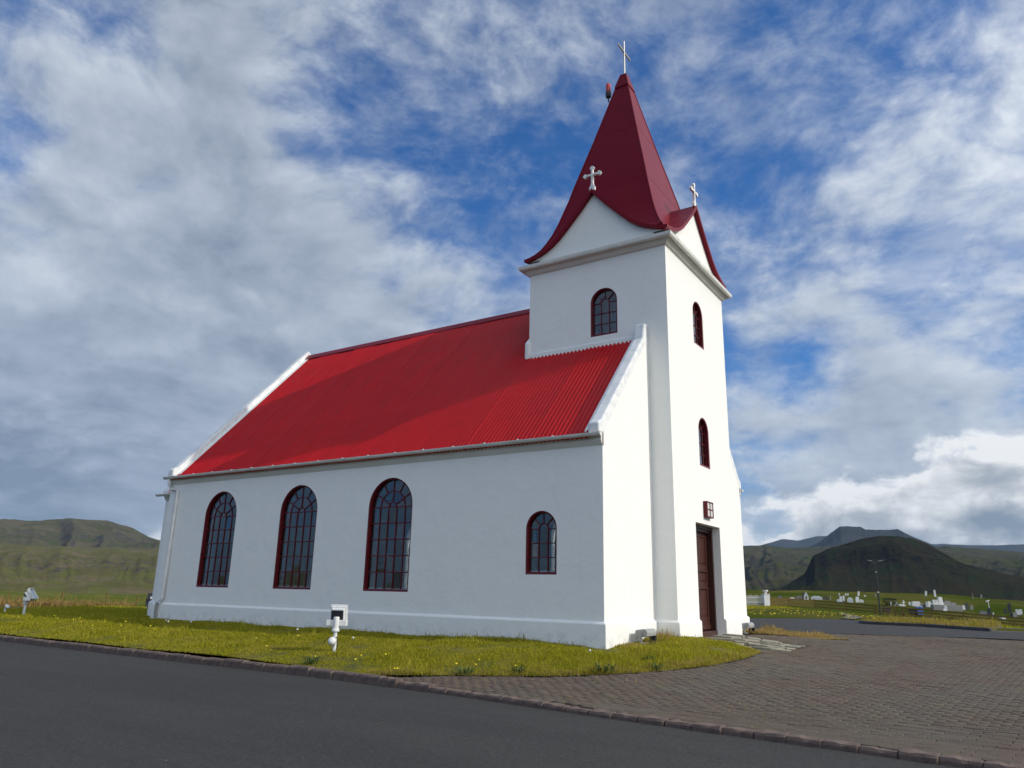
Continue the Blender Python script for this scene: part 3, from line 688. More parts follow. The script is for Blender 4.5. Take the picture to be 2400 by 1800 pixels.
BIG = [(-12.42, .97, 2.985, .72), (-9.10, .97, 2.985, .72), (-5.815, .97, 2.985, .715)]
SMALL_S = (-1.47, 1.39, 2.34, .38)
south = [arch(*b) for b in BIG] + [arch(*SMALL_S)]
fy = lambda a, b, t: (a, t, b)
fx = lambda a, b, t: (t, a, b)
nave = MB()
holed(nave, [(-LN, -.5), (0, -.5), (0, ZW), (-LN, ZW)], south, 0, .42, fy)
holed(nave, [(-LN, -.5), (0, -.5), (0, ZW), (-LN, ZW)], south, WN - .42, WN, fy)
gab = [(.42, -.5), (2.62, -.5), (2.62, zroof(2.62) + .02), (.42, zroof(.42) + .02)]
nave.prism(gab, -.42, 0, fx); nave.prism([(WN - p[0], p[1]) for p in gab], -.42, 0, fx)
nave.prism([(0, ZW), (.42, ZW), (.42, zroof(.42) + .02), (0, zroof(0) + .02)], -.42, 0, fx)
nave.prism([(WN, ZW), (WN - .42, ZW), (WN - .42, zroof(.42) + .02), (WN, zroof(0) + .02)], -.42, 0, fx)
nave.prism([(.42, -.5), (WN - .42, -.5), (WN - .42, zroof(.42) + .02), (YC, zroof(YC) + .02), (.42, zroof(.42) + .02)], -LN, -LN + .42, fx)
nave.prism([(0, ZW), (.42, ZW), (.42, zroof(.42) + .02), (0, zroof(0) + .02)], -LN, -LN + .42, fx)
nave.prism([(WN, ZW), (WN - .42, ZW), (WN - .42, zroof(.42) + .02), (WN, zroof(0) + .02)], -LN, -LN + .42, fx)
nave.build('nave_wall', M['wall'], church)
MB().box(-LN + .4, .4, -.3, -.4, WN - .4, .12).build('floor', M['floor'], church)

MB().prism([(.42, 4.62), (YC, zroof(YC) - .25), (WN - .42, 4.62), (WN - .42, 4.55), (YC, zroof(YC) - .32), (.42, 4.55)], -LN + .42, -3.6, fx).build('ceiling', M['ceiling'], church)
TW_S = (-1.21, 7.46, 8.38, .38)
TW_F = [(4.84, 7.52, 8.40, .39), (4.88, 4.24, 5.16, .385)]
DOOR = (3.99, 5.80, .02, 2.77)
tw = MB()
door_hole = [(DOOR[0], DOOR[2]), (DOOR[1], DOOR[2]), (DOOR[1], DOOR[3]), (DOOR[0], DOOR[3])]
holed(tw, [(TY0, -.5), (TY1, -.5), (TY1, TZ), (TY0, TZ)], [arch(*a) for a in TW_F] + [door_hole], TX1, TX1 - .45, fx)
holed(tw, [(TX0, 4.0), (TX1 - .45, 4.0), (TX1 - .45, TZ), (TX0, TZ)], [arch(*TW_S)], TY0, TY0 + .4, fy)
tw.prism([(TX0, 4.0), (TX1 - .45, 4.0), (TX1 - .45, TZ), (TX0, TZ)], TY1 - .4, TY1, fy)
tw.prism([(TY0 + .4, 4.0), (TY1 - .4, 4.0), (TY1 - .4, TZ), (TY0 + .4, TZ)], TX0, TX0 + .4, fx)
tw.box(TX0 + .4, TY0 + .4, 6.9, TX1 - .45, TY1 - .4, 7.0)
tw.box(-.0, TY0, -.5, TX1 - .45, TY0 + .4, 4.0); tw.box(-.0, TY1 - .4, -.5, TX1 - .45, TY1, 4.0)
tw.build('tower_wall', M['wall'], church)
# skirt where the tower back meets the roof
sk = MB()
sk.prism([(TY0 - .05, zroof(TY0) - .1), (YC, zroof(YC) - .1), (YC, zroof(YC) + .36), (TY0 - .05, zroof(TY0) + .42)], TX0 - .13, TX0 + .05, fx)
sk.build('tower_skirt', M['wall'], church, bevel=.06)
skf = MB(); skf.prism([(TX0 + .05, zroof(TY0) - .1), (-.27, zroof(TY0) - .1), (-.27, zroof(TY0) + .10), (TX0 + .05, zroof(TY0) + .10)], TY0 - .035, TY0 + .02, fy)
skf.build('tower_flashing', M['wall'], church, bevel=.03)

# plinth all round, broken at the door
def plinth():
    P_ = [(TX1, DOOR[0]), (TX1, TY0), (0, TY0), (0, 0), (-LN, 0), (-LN, WN), (0, WN), (0, TY1), (TX1, TY1), (TX1, DOOR[1])]
    def off(d):
        out = []
        for i, p in enumerate(P_):
            p = Vector(p); ns = []
            for a, b in ((i - 1, i), (i, i + 1)):
                if 0 <= a and b < len(P_):
                    t = (Vector(P_[b]) - Vector(P_[a])).normalized(); ns.append(Vector((-t.y, t.x)) * -1)
            n = ns[0] if len(ns) == 1 else ns[0] + ns[1]
            out.append(p - n * -d if False else p + n * d)
        return out
    # outward is to the left or right of travel: test with first edge (travelling -y on the front face, outward is +x)
    t = (Vector(P_[1]) - Vector(P_[0])).normalized(); n = Vector((-t.y, t.x)) * -1
    s = 1 if n.x > 0 else -1
    rings = [[(p.x, p.y, z) for p in off(s * d)] for d, z in ((.06, -.5), (.058, .44), (.045, .462), (-.01, .505), (-.01, -.5))]
    mb = MB(); k = len(P_); vs = [q for r in rings for q in r]; fs = []
    for a in range(5):
        b = (a + 1) % 5
        for i in range(k - 1): fs.append((a * k + i, a * k + i + 1, b * k + i + 1, b * k + i))
    fs += [tuple(a * k for a in range(5)), tuple(a * k + k - 1 for a in range(4, -1, -1))]
    mb.add(vs, fs); mb.build('plinth', M['wall'], church, bevel=.012)
plinth()

# cornice and gutters
for nm, ys in (('cornice', 1), ('cornice', -1)):
    f = (lambda a, b, t: (t, a, b)) if ys == 1 else (lambda a, b, t: (t, WN - a, b))
    MB().prism([(.05, 4.02), (-.004, 4.03), (-.07, 4.13), (-.075, 4.27), (.05, 4.36)], -LN, 0, f).build('cornice', M['cornice'], church)
def half_round(yc, zc, r, n=9, th=.012):
    o = [(yc + r * cos(pi + pi * i / n), zc + r * sin(pi + pi * i / n)) for i in range(n + 1)]
    i_ = [(yc + (r - th) * cos(pi + pi * i / n), zc + (r - th) * sin(pi + pi * i / n)) for i in range(n, -1, -1)]
    return o + i_
for ys in (1, -1):
    f = (lambda a, b, t: (t, a, b)) if ys == 1 else (lambda a, b, t: (t, WN - a, b))
    g = MB().prism(half_round(-.155, 4.275, .075), -15.22, .04, f)
    for xe in (-15.22, .04): g.prism([(-.155 + .074 * cos(pi + pi * i / 9), 4.275 + .074 * sin(pi + pi * i / 9)) for i in range(10)], xe - .006, xe + .006, f)
    gut = g.build('gutter', M['gutter'], church)
    if ys == 1:
        for k in range(17):
            MB().box(-14.6 + k * .9, -.236, 4.262, -14.56 + k * .9, -.21, 4.292).build('gutter_clip', M['white'], gut)
# downpipe at the far corner
MB().tube([(-14.98, -.16, 4.20), (-14.98, -.14, 4.06), (-14.98, -.06, 3.92), (-14.62, -.055, 3.84), (-14.62, -.055, .62), (-14.63, -.10, .53), (-14.78, -.11, .50), (-14.78, -.11, .06)], .05, 10).build('downpipe', M['white'], church, smooth=True)

# copings
def coping(x0, x1, spans):
    for pts in spans:
        MB().prism(pts, x0, x1, fx).build('gable_coping', M['coping'], church, bevel=.045, segs=3)
def cb(y0, y1, lo, hi):
    q = [(y0, zroof(y0) + lo), (y1, zroof(y1) + lo), (y1, zroof(y1) + hi), (y0, zroof(y0) + hi)]
    return q
near = [(-.17, 4.285), (.06, 4.285), (2.60, zroof(2.60) - .03), (2.60, 7.52), (2.40, 7.50), (2.28, zroof(2.28) + .24), (.0, zroof(0) + .24), (-.17, 4.50)]
coping(-.27, .006, [near, [(WN - a, b) for a, b in reversed(near)]])
fc = [(-.17, 4.285), (.06, 4.285), (YC, zroof(YC) - .05), (YC, zroof(YC) + .24), (.0, zroof(0) + .24), (-.17, 4.50)]
coping(-LN - .006, -LN + .26, [fc, [(WN - a, b) for a, b in reversed(fc)]])

# corrugated roof sheets
def roof():
    rt = MB()
    for sgn in (1, -1):
        yy = (lambda y: y) if sgn == 1 else (lambda y: WN - y)
        for x0, x1, ytop in ((-LN + .2, TX0 + .1, YC), (TX0 + .1, -.2, TY0 + .2)):
            rt.prism([(yy(-.02), zroof(-.02) - .10), (yy(ytop), zroof(ytop) - .10), (yy(ytop), zroof(ytop) - .045), (yy(-.02), zroof(-.02) - .045)], x0, x1, fx)
    r = rt.build('roof', M['roofdark'], church)
    nrm = Vector((0, -RS, 1)).normalized(); pitch = .112; per = 8; wsh = pitch * per
    def sheet_mesh(y0, y1, x_len):
        n = int(round(x_len / pitch * 6)); vs = []; fs = []
        for k in range(n + 1):
            x = x_len * k / n; h = .018 * cos(2 * pi * x / pitch)
            for y in (y0, y1): vs.append((x, y + nrm.y * h, zroof(y) + nrm.z * h))
        fs = [(2 * k, 2 * k + 2, 2 * k + 3, 2 * k + 1) for k in range(n)]
        me = bpy.data.meshes.new('roof_sheet'); me.from_pydata(vs, [], fs); me.materials.append(M['roof'])
        me.polygons.foreach_set('use_smooth', [True] * len(fs)); return me
    def place(me, x, far=False):
        o = inst('roof_sheet', me, r, (x, WN if far else 0, random.uniform(0, .007)), (random.gauss(0, .0006), 0, random.gauss(0, .0006)), (1, -1 if far else 1, 1))
    full = sheet_mesh(-.17, YC - .02, wsh + .03); short = sheet_mesh(-.17, TY0 + .03, wsh + .03)
    x = -LN + .22
    while x + wsh < TX0 - .02:
        place(full, x); place(full, x, True); x += wsh
    rest = TX0 - .0 - x; part_ = sheet_mesh(-.17, YC - .02, rest); place(part_, x); place(part_, x, True); x += rest
    while x + wsh < -.2:
        place(short, x); place(short, x, True); x += wsh
    rest = -.2 - x
    if rest > .02: part2 = sheet_mesh(-.17, TY0 + .03, rest); place(part2, x); place(part2, x, True)
    zr_ = zroof(YC)
    MB().prism([(YC - .17, zr_ - .17 * RS + .035), (YC, zr_ + .04), (YC + .17, zr_ - .17 * RS + .035), (YC + .17, zr_ - .17 * RS + .055), (YC + .04, zr_ + .045), (YC, zr_ + .062), (YC - .04, zr_ + .045), (YC - .17, zr_ - .17 * RS + .055)], -LN + .24, TX0 - .02, fx).build('ridge_cap', M['roofdark'], r)
roof()

# tower cornice, gutter, gables, spire
HX, HY = (TX1 - TX0) / 2, (TY1 - TY0) / 2
def ring_sweep(name, prof, m, closed=True, parent=church, **kw):
    mb = MB(); k = len(prof); vs = []
    for o, z in prof:
        vs += [(TC[0] + sx * (HX + o), TC[1] + sy * (HY + o), z) for sx, sy in ((-1, -1), (1, -1), (1, 1), (-1, 1))]
    fs = []
    for a in range(k if closed else k - 1):
        b = (a + 1) % k
        for i in range(4): fs.append((a * 4 + i, a * 4 + (i + 1) % 4, b * 4 + (i + 1) % 4, b * 4 + i))
    mb.add(vs, fs); return mb.build(name, m, parent, **kw)
ring_sweep('tower_cornice', [(-.1, 9.57), (.002, 9.57), (.06, 9.60), (.135, 9.70), (.15, 9.72), (.15, 9.80), (.0, 9.96), (-.1, 9.96)], M['cornice'])
tg = ring_sweep('tower_gutter', [(.155, 9.80), (.157, 9.735), (.18, 9.705), (.215, 9.705), (.245, 9.735), (.258, 9.815), (.248, 9.815), (.235, 9.74), (.21, 9.717), (.185, 9.717), (.170, 9.74), (.168, 9.80)], M['gutter'])
for k in range(6):
    t_ = -1.75 + k * .70
    j = MB(); j.prism([(.150, 9.80), (.152, 9.73), (.178, 9.698), (.217, 9.698), (.250, 9.73), (.264, 9.82), (.150, 9.82)], TC[0] + t_, TC[0] + t_ + .035, lambda a, b, t: (t, TY0 - a, b)); j.build('gutter_joint', M['gutter'], tg)
    j = MB(); j.prism([(.150, 9.80), (.152, 9.73), (.178, 9.698), (.217, 9.698), (.250, 9.73), (.264, 9.82), (.150, 9.82)], TC[1] + t_ * 1.1, TC[1] + t_ * 1.1 + .035, lambda a, b, t: (TX1 + a, t, b)); j.build('gutter_joint', M['gutter'], tg)

GP = [(0, 11.70), (.2, 11.47), (.4, 11.24), (.8, 10.82), (1.1, 10.52), (1.3, 10.365), (1.5, 10.25), (1.7, 10.17), (1.95, 10.10), (2.13, 10.07)]
SP = [(.19, 16.38), (.69, 14.30), (1.12, 12.60), (1.23, 12.12), (1.33, 11.75), (1.45, 11.30), (1.56, 10.96), (1.68, 10.66), (1.80, 10.41), (1.90, 10.27)]
def gable(axis, sgn):
    """roof shell + wall for one tower face"""
    half = HX if axis == 'y' else HY; k = half / 2.0
    if axis == 'y': f = lambda a, b, t: (TC[0] + a, TC[1] + sgn * (HY + t), b)
    else: f = lambda a, b, t: (TC[0] + sgn * (HX + t), TC[1] + a, b)
    G2 = [(s * k, z) for s, z in GP]
    top = [(-s, z) for s, z in reversed(G2)] + G2[1:]
    tt = []
    for i, (s, z) in enumerate(top):
        a = Vector(top[max(i - 1, 0)]); b = Vector(top[min(i + 1, len(top) - 1)]); d = (b - a).normalized(); tt.append((s + d.y * .085, z - d.x * .085 - (.03 if i == len(GP) - 1 else 0)))
    n = len(top); mb = MB(); depth = -(half if False else (HY if axis == 'y' else HX))
    hd = HY if axis == 'y' else HX; tb = [min(.13, -hd * (1 - abs(p[0]) / half) - .015) for p in top]
    vs = [f(*p, .13) for p in top] + [f(*p, .13) for p in tt] + [f(*p, b_) for p, b_ in zip(top, tb)] + [f(*p, b_) for p, b_ in zip(tt, tb)]
    fs = []
    for i in range(n - 1):
        fs += [(i, i + 1, n + i + 1, n + i), (i, i + 1, 2 * n + i + 1, 2 * n + i), (n + i, n + i + 1, 3 * n + i + 1, 3 * n + i), (2 * n + i, 2 * n + i + 1, 3 * n + i + 1, 3 * n + i)]
    fs += [(0, n, 3 * n, 2 * n), (n - 1, 2 * n - 1, 4 * n - 1, 3 * n - 1)]
    mb.add(vs, fs); mb.build('gable_roof', M['spire'], church)
    w_ = [(s, z) for s, z in tt if abs(s) < half]
    MB().prism([(-half, 9.7), (half, 9.7), (half, 10.0)] + [(s, z + .01) for s, z in reversed(w_)] + [(-half, 10.0)], -.3, .0, f).build('gable_wall', M['wall'], church)
for a, s in (('y', -1), ('x', 1), ('y', 1), ('x', -1)): gable(a, s)
KY = HY / HX
def spire():
    mb = MB(); vs = []; fs = []
    for wd, z in SP: vs += [(TC[0] + sx * wd, TC[1] + sy * wd * KY, z) for sx, sy in ((-1, -1), (1, -1), (1, 1), (-1, 1))]
    for a in range(len(SP) - 1):
        for i in range(4): fs.append((a * 4 + i, a * 4 + (i + 1) % 4, a * 4 + 4 + (i + 1) % 4, a * 4 + 4 + i))
    fs += [(3, 2, 1, 0), tuple(range(len(SP) * 4 - 4, len(SP) * 4))]
    mb.add(vs, fs); sp = mb.build('spire', M['spire'], church)
    # standing seams and hip rolls, cap
    for sx, sy in ((-1, -1), (1, -1), (1, 1), (-1, 1)):
        MB().tube([(TC[0] + sx * wd * 1.003, TC[1] + sy * wd * KY * 1.003, z) for wd, z in SP], .018, 6).build('hip_roll', M['spire'], sp)
    for zs_ in (14.4, 12.3):
        wd = float(np.interp(-zs_, [-q[1] for q in SP], [q[0] for q in SP])); w2 = float(np.interp(-(zs_ - .013), [-q[1] for q in SP], [q[0] for q in SP]))
        r_ = lambda a, z: [(TC[0] + sx * a, TC[1] + sy * a * KY, z) for sx, sy in ((-1, -1), (1, -1), (1, 1), (-1, 1))]
        MB().add(r_(wd + .001, zs_) + r_(w2 + .003, zs_ - .012) + r_(w2 - .004, zs_ - .014), [(a * 4 + i, a * 4 + (i + 1) % 4, a * 4 + 4 + (i + 1) % 4, a * 4 + 4 + i) for a in range(2) for i in range(4)]).build('sheet_seam', M['spire'], sp)
    c = MB(); ring = lambda wd, z: [(TC[0] + sx * wd, TC[1] + sy * wd * KY, z) for sx, sy in ((-1, -1), (1, -1), (1, 1), (-1, 1))]
    c.add(ring(.235, 16.30) + ring(.225, 16.36) + ring(.10, 16.84) + ring(.06, 16.86), [(a * 4 + i, a * 4 + (i + 1) % 4, a * 4 + 4 + (i + 1) % 4, a * 4 + 4 + i) for a in range(3) for i in range(4)] + [(3, 2, 1, 0), (12, 13, 14, 15)])
    c.build('spire_cap', M['spire'], sp)
    x, y = TC
    MB().tube([(x, y, 16.84), (x, y, 18.13)], .026, 10).tube([(x, y - .44, 17.72), (x, y + .44, 17.72)], .030, 10).build('top_cross', M['metal'], sp, smooth=False)
    # beacon on a bent arm
    bx, by = x - .56, y - .02
    arm = MB().tube([(x - .15, y - .02, 16.02), (bx + .14, by, 16.00), (bx + .05, by, 16.02), (bx, by, 16.10), (bx, by, 16.24)], .024, 8).build('beacon_light', M['post'], church)
    MB().lathe([(.03, 16.22), (.085, 16.26), (.095, 16.36), (.09, 16.42)], (bx, by, 0), 14).build('lamp_base', M['post'], arm, smooth=False)
    MB().lathe([(.078, 16.42), (.082, 16.46), (.082, 16.66), (.070, 16.73), (.035, 16.77)], (bx, by, 0), 14).build('lamp_lens', M['redglass'], arm, smooth=True)
spire()
def budded_cross(f, z0):
    """white cross with budded arm ends and a stepped foot; f(a, b, t)"""
    k = .105; h = .76
    half = [(.080, 0), (.088, .10), (.048, .16), (.034, .21), (.030, .44)]
    def bud(cx, cz, d):      # three lobes at an arm end
        px, pz = d; q = (-pz, px)
        w_, l = .031, .07
        return [(cx + q[0] * w_, cz + q[1] * w_), (cx + px * .03 + q[0] * .070, cz + pz * .03 + q[1] * .070), (cx + px * .075 + q[0] * .055, cz + pz * .075 + q[1] * .055), (cx + px * .115, cz + pz * .115),
                (cx + px * .075 - q[0] * .055, cz + pz * .075 - q[1] * .055), (cx + px * .03 - q[0] * .070, cz + pz * .03 - q[1] * .070), (cx - q[0] * w_, cz - q[1] * w_)]
    cz = .485; out = [(-a, b) for a, b in half]
    left = [(.038, cz - .040)] 
    pts = [(s, z) for s, z in half] + [(.030, cz - .030)]
    pts += list(reversed(bud(.17, cz, (1, 0)))) + [(.030, cz + .030)]
    pts += list(reversed(bud(0, cz + .16, (0, 1)))) + [(-.030, cz + .030)]
    pts += list(reversed(bud(-.17, cz, (-1, 0)))) + [(-.030, cz - .030)] + [(-s, z) for s, z in reversed(half)]
    mb = MB(); tri = geometry.tessellate_polygon([[Vector((p[0], p[1], 0)) for p in pts]]); n = len(pts)
    mb.add([f(p[0], p[1] + z0, -.035) for p in pts] + [f(p[0], p[1] + z0, .035) for p in pts], [tuple(t) for t in tri] + [tuple(n + i for i in reversed(t)) for t in tri] + [(i, (i + 1) % n, n + (i + 1) % n, n + i) for i in range(n)])
    return mb
budded_cross(lambda a, b, t: (TC[0] + a, TY0 - .06 + t, b), 11.66).build('gable_cross', M['white'], church, bevel=.008)
budded_cross(lambda a, b, t: (TX1 + .06 + t, TC[1] + a, b), 11.66).build('gable_cross', M['white'], church, bevel=.008)

# windows
def window(c, z0, zs, r, mp, big):
    """mp(a, b, t): a along the wall, b up, t depth inwards from the wall face"""
    n = 20; fr = MB()
    o = arch(c, z0, zs, r, n)
    i_ = arch(c, z0 + .050, zs, r - .036, n)
    k = len(o)
    vs = []
    for loop, t in ((o, -.002), (i_, .012), (i_, .15), (o, .15)): vs += [mp(p[0], p[1], t) for p in loop]
    fs = [(a * k + j, a * k + (j + 1) % k, ((a + 1) % 4) * k + (j + 1) % k, ((a + 1) % 4) * k + j) for a in range(4) for j in range(k)]
    fr.add(vs, fs); win = fr.build('window', M['redframe'], church)
    R = r - .036; bars = MB(); bt0, bt1 = .085, .125; bw = .0105 if big else .009
    def bar(p, q, w_=bw):
        d = Vector((q[0] - p[0], q[1] - p[1])).normalized(); nn = Vector((-d.y, d.x)) * w_
        bars.prism([(p[0] - nn.x, p[1] - nn.y), (q[0] - nn.x, q[1] - nn.y), (q[0] + nn.x, q[1] + nn.y), (p[0] + nn.x, p[1] + nn.y)], bt0, bt1, mp)
    def arcbar(rad, n_=14, w_=bw, a0=0, a1=pi):
        for s in range(n_):
            t0, t1 = a0 + (a1 - a0) * s / n_, a0 + (a1 - a0) * (s + 1) / n_
            bars.prism([(c + (rad - w_) * cos(t0), zs + (rad - w_) * sin(t0)), (c + (rad + w_) * cos(t0), zs + (rad + w_) * sin(t0)), (c + (rad + w_) * cos(t1), zs + (rad + w_) * sin(t1)), (c + (rad - w_) * cos(t1), zs + (rad - w_) * sin(t1))], bt0 + .001, bt1 - .001, mp)
    cells = []
    b0 = z0 + .055
    def sector(r0, r1, a0, a1, n_=6):
        return [(c + r1 * cos(a0 + (a1 - a0) * s / n_), zs + r1 * sin(a0 + (a1 - a0) * s / n_)) for s in range(n_ + 1)] + ([(c + r0 * cos(a1 + (a0 - a1) * s / n_), zs + r0 * sin(a1 + (a0 - a1) * s / n_)) for s in range(n_ + 1)] if r0 > 0 else [(c, zs)])
    if big:
        rows = 5; cols = 5
        hz_ = [b0 + (zs - b0) * q / rows for q in range(rows + 1)]; xs = [c - R + 2 * R * q / cols for q in range(cols + 1)]
        for q in range(1, rows + 1): bar((c - R, hz_[q]), (c + R, hz_[q]), .0135)
        for q in range(1, cols): bar((xs[q], b0), (xs[q], zs))
        r1, r2 = .175 * R, .585 * R
        arcbar(r1, 10); arcbar(r2, 16)
        A = [0, radians(31), radians(60), pi / 2, radians(120), radians(149), pi]
        for a in (radians(31), pi / 2, radians(149)): bar((c + r1 * cos(a), zs + r1 * sin(a)), (c + R * cos(a), zs + R * sin(a)))
        for a in (radians(60), radians(120)): bar((c + r2 * cos(a), zs + r2 * sin(a)), (c + R * cos(a), zs + R * sin(a)))
        for q in range(rows):
            for p in range(cols): cells.append([(xs[p], hz_[q]), (xs[p + 1], hz_[q]), (xs[p + 1], hz_[q + 1]), (xs[p], hz_[q + 1])])
        for q in range(6): cells.append(sector(r2, R, A[q], A[q + 1]))
        for a0, a1 in ((0, radians(31)), (radians(31), pi / 2), (pi / 2, radians(149)), (radians(149), pi)): cells.append(sector(r1, r2, a0, a1))
        cells.append(sector(0, r1, 0, pi, 10))
    else:
        r1 = R / 3; rows = 3; hz_ = [b0 + (zs - b0) * q / rows for q in range(rows + 1)]; xs = [c - R, c - r1, c + r1, c + R]
        for q in range(1, rows): bar((c - R, hz_[q]), (c + R, hz_[q]))
        bar((c - R, zs), (c - r1, zs)); bar((c + r1, zs), (c + R, zs))
        for q in (1, 2): bar((xs[q], b0), (xs[q], zs))
        arcbar(r1, 12)
        for a in (radians(45), pi / 2, radians(135)): bar((c + r1 * cos(a), zs + r1 * sin(a)), (c + R * cos(a), zs + R * sin(a)))
        for q in range(rows):
            for p in range(3): cells.append([(xs[p], hz_[q]), (xs[p + 1], hz_[q]), (xs[p + 1], hz_[q + 1]), (xs[p], hz_[q + 1])])
        cells.append(sector(0, r1, 0, pi, 10))
        for q in range(4): cells.append(sector(r1, R, q * pi / 4, (q + 1) * pi / 4))
    bars.build('glazing_bars', M['redframe'], win)
    for cl in cells:
        cx = sum(p[0] for p in cl) / len(cl); cy = sum(p[1] for p in cl) / len(cl); tx, ty = random.gauss(0, .016), random.gauss(0, .016)
        vs = [mp(cx + (p[0] - cx) * .985, cy + (p[1] - cy) * .985, .106 + tx * (p[0] - cx) + ty * (p[1] - cy)) for p in cl]
        MB().add(vs, [tuple(range(len(vs)))]).build('pane', M['glass'], win, fix=False)
    MB().prism([(c - r - .02, z0 - .02), (c + r + .02, z0 - .02), (c + r + .02, z0 + .085), (c - r - .02, z0 + .085)], .155, .50, mp).build('inner_sill', M['white'], win)
    return win
fs_ = lambda a, b, t: (a, t, b)
fn_ = lambda a, b, t: (a, WN - t, b)
ff_ = lambda a, b, t: (TX1 - t, a, b)
for b_ in BIG: window(*b_, fs_, True)
window(*SMALL_S, fs_, False)
ft_ = lambda a, b, t: (a, TY0 + t, b)
window(*TW_S, ft_, False)
for b_ in TW_F: window(*b_, ff_, False)
def plain_window(c, z0, zs, r):      # the north side is seen only through the south windows
    fr = MB(); o = arch(c, z0, zs, r); i_ = arch(c, z0 + .05, zs, r - .045); k = len(o); vs = []
    for loop, t in ((o, 0), (i_, .012), (i_, .15), (o, .15)): vs += [fn_(p[0], p[1], t) for p in loop]
    fr.add(vs, [(a * k + j, a * k + (j + 1) % k, ((a + 1) % 4) * k + (j + 1) % k, ((a + 1) % 4) * k + j) for a in range(4) for j in range(k)])
    win = fr.build('window', M['redframe'], church); bars = MB()
    for q in range(1, 5):
        x = c - r + 2 * r * q / 5; bars.box(x - .014, WN - .125, z0, x + .014, WN - .085, zs)
    for q in range(1, 6):
        z = z0 + (zs - z0) * q / 5; bars.box(c - r + .02, WN - .123, z - .014, c + r - .02, WN - .087, z + .014)
    bars.build('glazing_bars', M['redframe'], win)
    MB().add([fn_(p[0], p[1], .106) for p in i_], [tuple(range(k))]).build('pane', M['glass'], win, fix=False)
for b_ in BIG + [SMALL_S]: plain_window(*b_)
# pale curtains behind the tower and porch windows
cu = MB()
for k in range(24):
    xa = TW_S[0] - .42 + k * .035; cu.add([(xa, TY0 + .46 + .02 * (k % 2), 7.4), (xa + .035, TY0 + .46 + .02 * ((k + 1) % 2), 7.4), (xa + .035, TY0 + .46 + .02 * ((k + 1) % 2), 8.85), (xa, TY0 + .46 + .02 * (k % 2), 8.85)], [(0, 1, 2, 3)])
cu.build('curtain', M['curtain'], church)

# door
def door():
    y0, y1, z0, z1 = DOOR; xo = TX1 - .20
    fr = MB()
    for a, b in ((y0, y0 + .07), (y1 - .07, y1)): fr.box(xo - .20, a, z0 - .02, xo, b, z1)
    fr.box(xo - .20, y0, z1 - .08, xo + .002, y1, z1)
    fr.box(xo - .195, y0 + .05, z1 - .15, xo - .05, y1 - .05, z1 - .06)
    d = fr.build('door', M['doordark'], church, bevel=.008)
    xl = xo - .15; ya, yb = y0 + .06, y1 - .06; mid = (ya + yb) / 2
    for a, b in ((ya, mid - .004), (mid + .004, yb)):
        lf = MB(); H = z1 - .13 - (z0 + .20); zb = z0 + .20; w_ = b - a
        lf.box(xl - .04, a, zb, xl - .022, b, zb + H)                      # back board
        st = .115
        for p, q in ((a, a + st), (b - st, b)): lf.box(xl - .025, p, zb, xl, q, zb + H)
        rails = [0, .11, .40, .46, .62, .68, 1.0 - .055, 1.0]
        for lo, hi in ((0, .12), (.41, .475), (.585, .65), (.945, 1.0)): lf.box(xl - .025, a + st, zb + H * lo, xl - .001, b - st, zb + H * hi)
        for lo, hi in ((.12, .41), (.475, .585), (.65, .945)):
            lf.box(xl - .024, a + st + .045, zb + H * lo + .05, xl - .008, b - st - .045, zb + H * hi - .05)
        for zz in (.41, .585): lf.box(xl, a + .02, zb + H * zz - .012, xl + .022, b - .02, zb + H * zz + .012)
        lf.box(xl, a + .02, zb, xl + .03, b - .02, zb + .10)
        lf.build('door_leaf', M['door'], d, bevel=.006)
    MB().tube([(xl, mid - .06, 1.22), (xl + .06, mid - .06, 1.22), (xl + .065, mid - .18, 1.215)], .012, 8).box(xl - .001, mid - .09, 1.12, xl + .008, mid - .03, 1.30).build('handle', M['brass'], d)
    MB().box(xl - .12, y0 + .0, z0 - .05, xo + .02, y1 - .0, z0 + .17).build('threshold', M['door'], d, bevel=.02)
    MB().box(xl - .6, y0 - .1, z0 - .1, xl - .05, y1 + .1, z1 + .1).build('door_backing', M['doordark'], d)
door()
# wall lantern over the door
def lantern():
    yc, zc, hw, hh = 4.83, 3.14, .235, .20
    b = MB(); b.box(TX1 - .005, yc - hw, zc - hh, TX1 + .03, yc + hw, zc + hh)
    for p, q, r_, s in ((-hw, -hh, -hw + .03, hh), (hw - .03, -hh, hw, hh), (-.014, -hh, .014, hh)): b.box(TX1 + .03, yc + p, zc + q, TX1 + .105, yc + r_, zc + s) if r_ - p > .029 else b.box(TX1 + .08, yc + p, zc + q, TX1 + .103, yc + r_, zc + s)
    for z in (-hh, hh - .03): b.box(TX1 + .03, yc - hw + .03, zc + z, TX1 + .103, yc + hw - .03, zc + z + .03)
    b.box(TX1 + .081, yc - hw + .03, zc - .013, TX1 + .101, yc + hw - .03, zc + .013)
    l = b.build('wall_lantern', M['redframe'], church)
    MB().box(TX1 + .031, yc - hw + .034, zc - hh + .034, TX1 + .09, yc + hw - .034, zc + hh - .034).build('lamp_glass', M['opal'], l)
lantern()
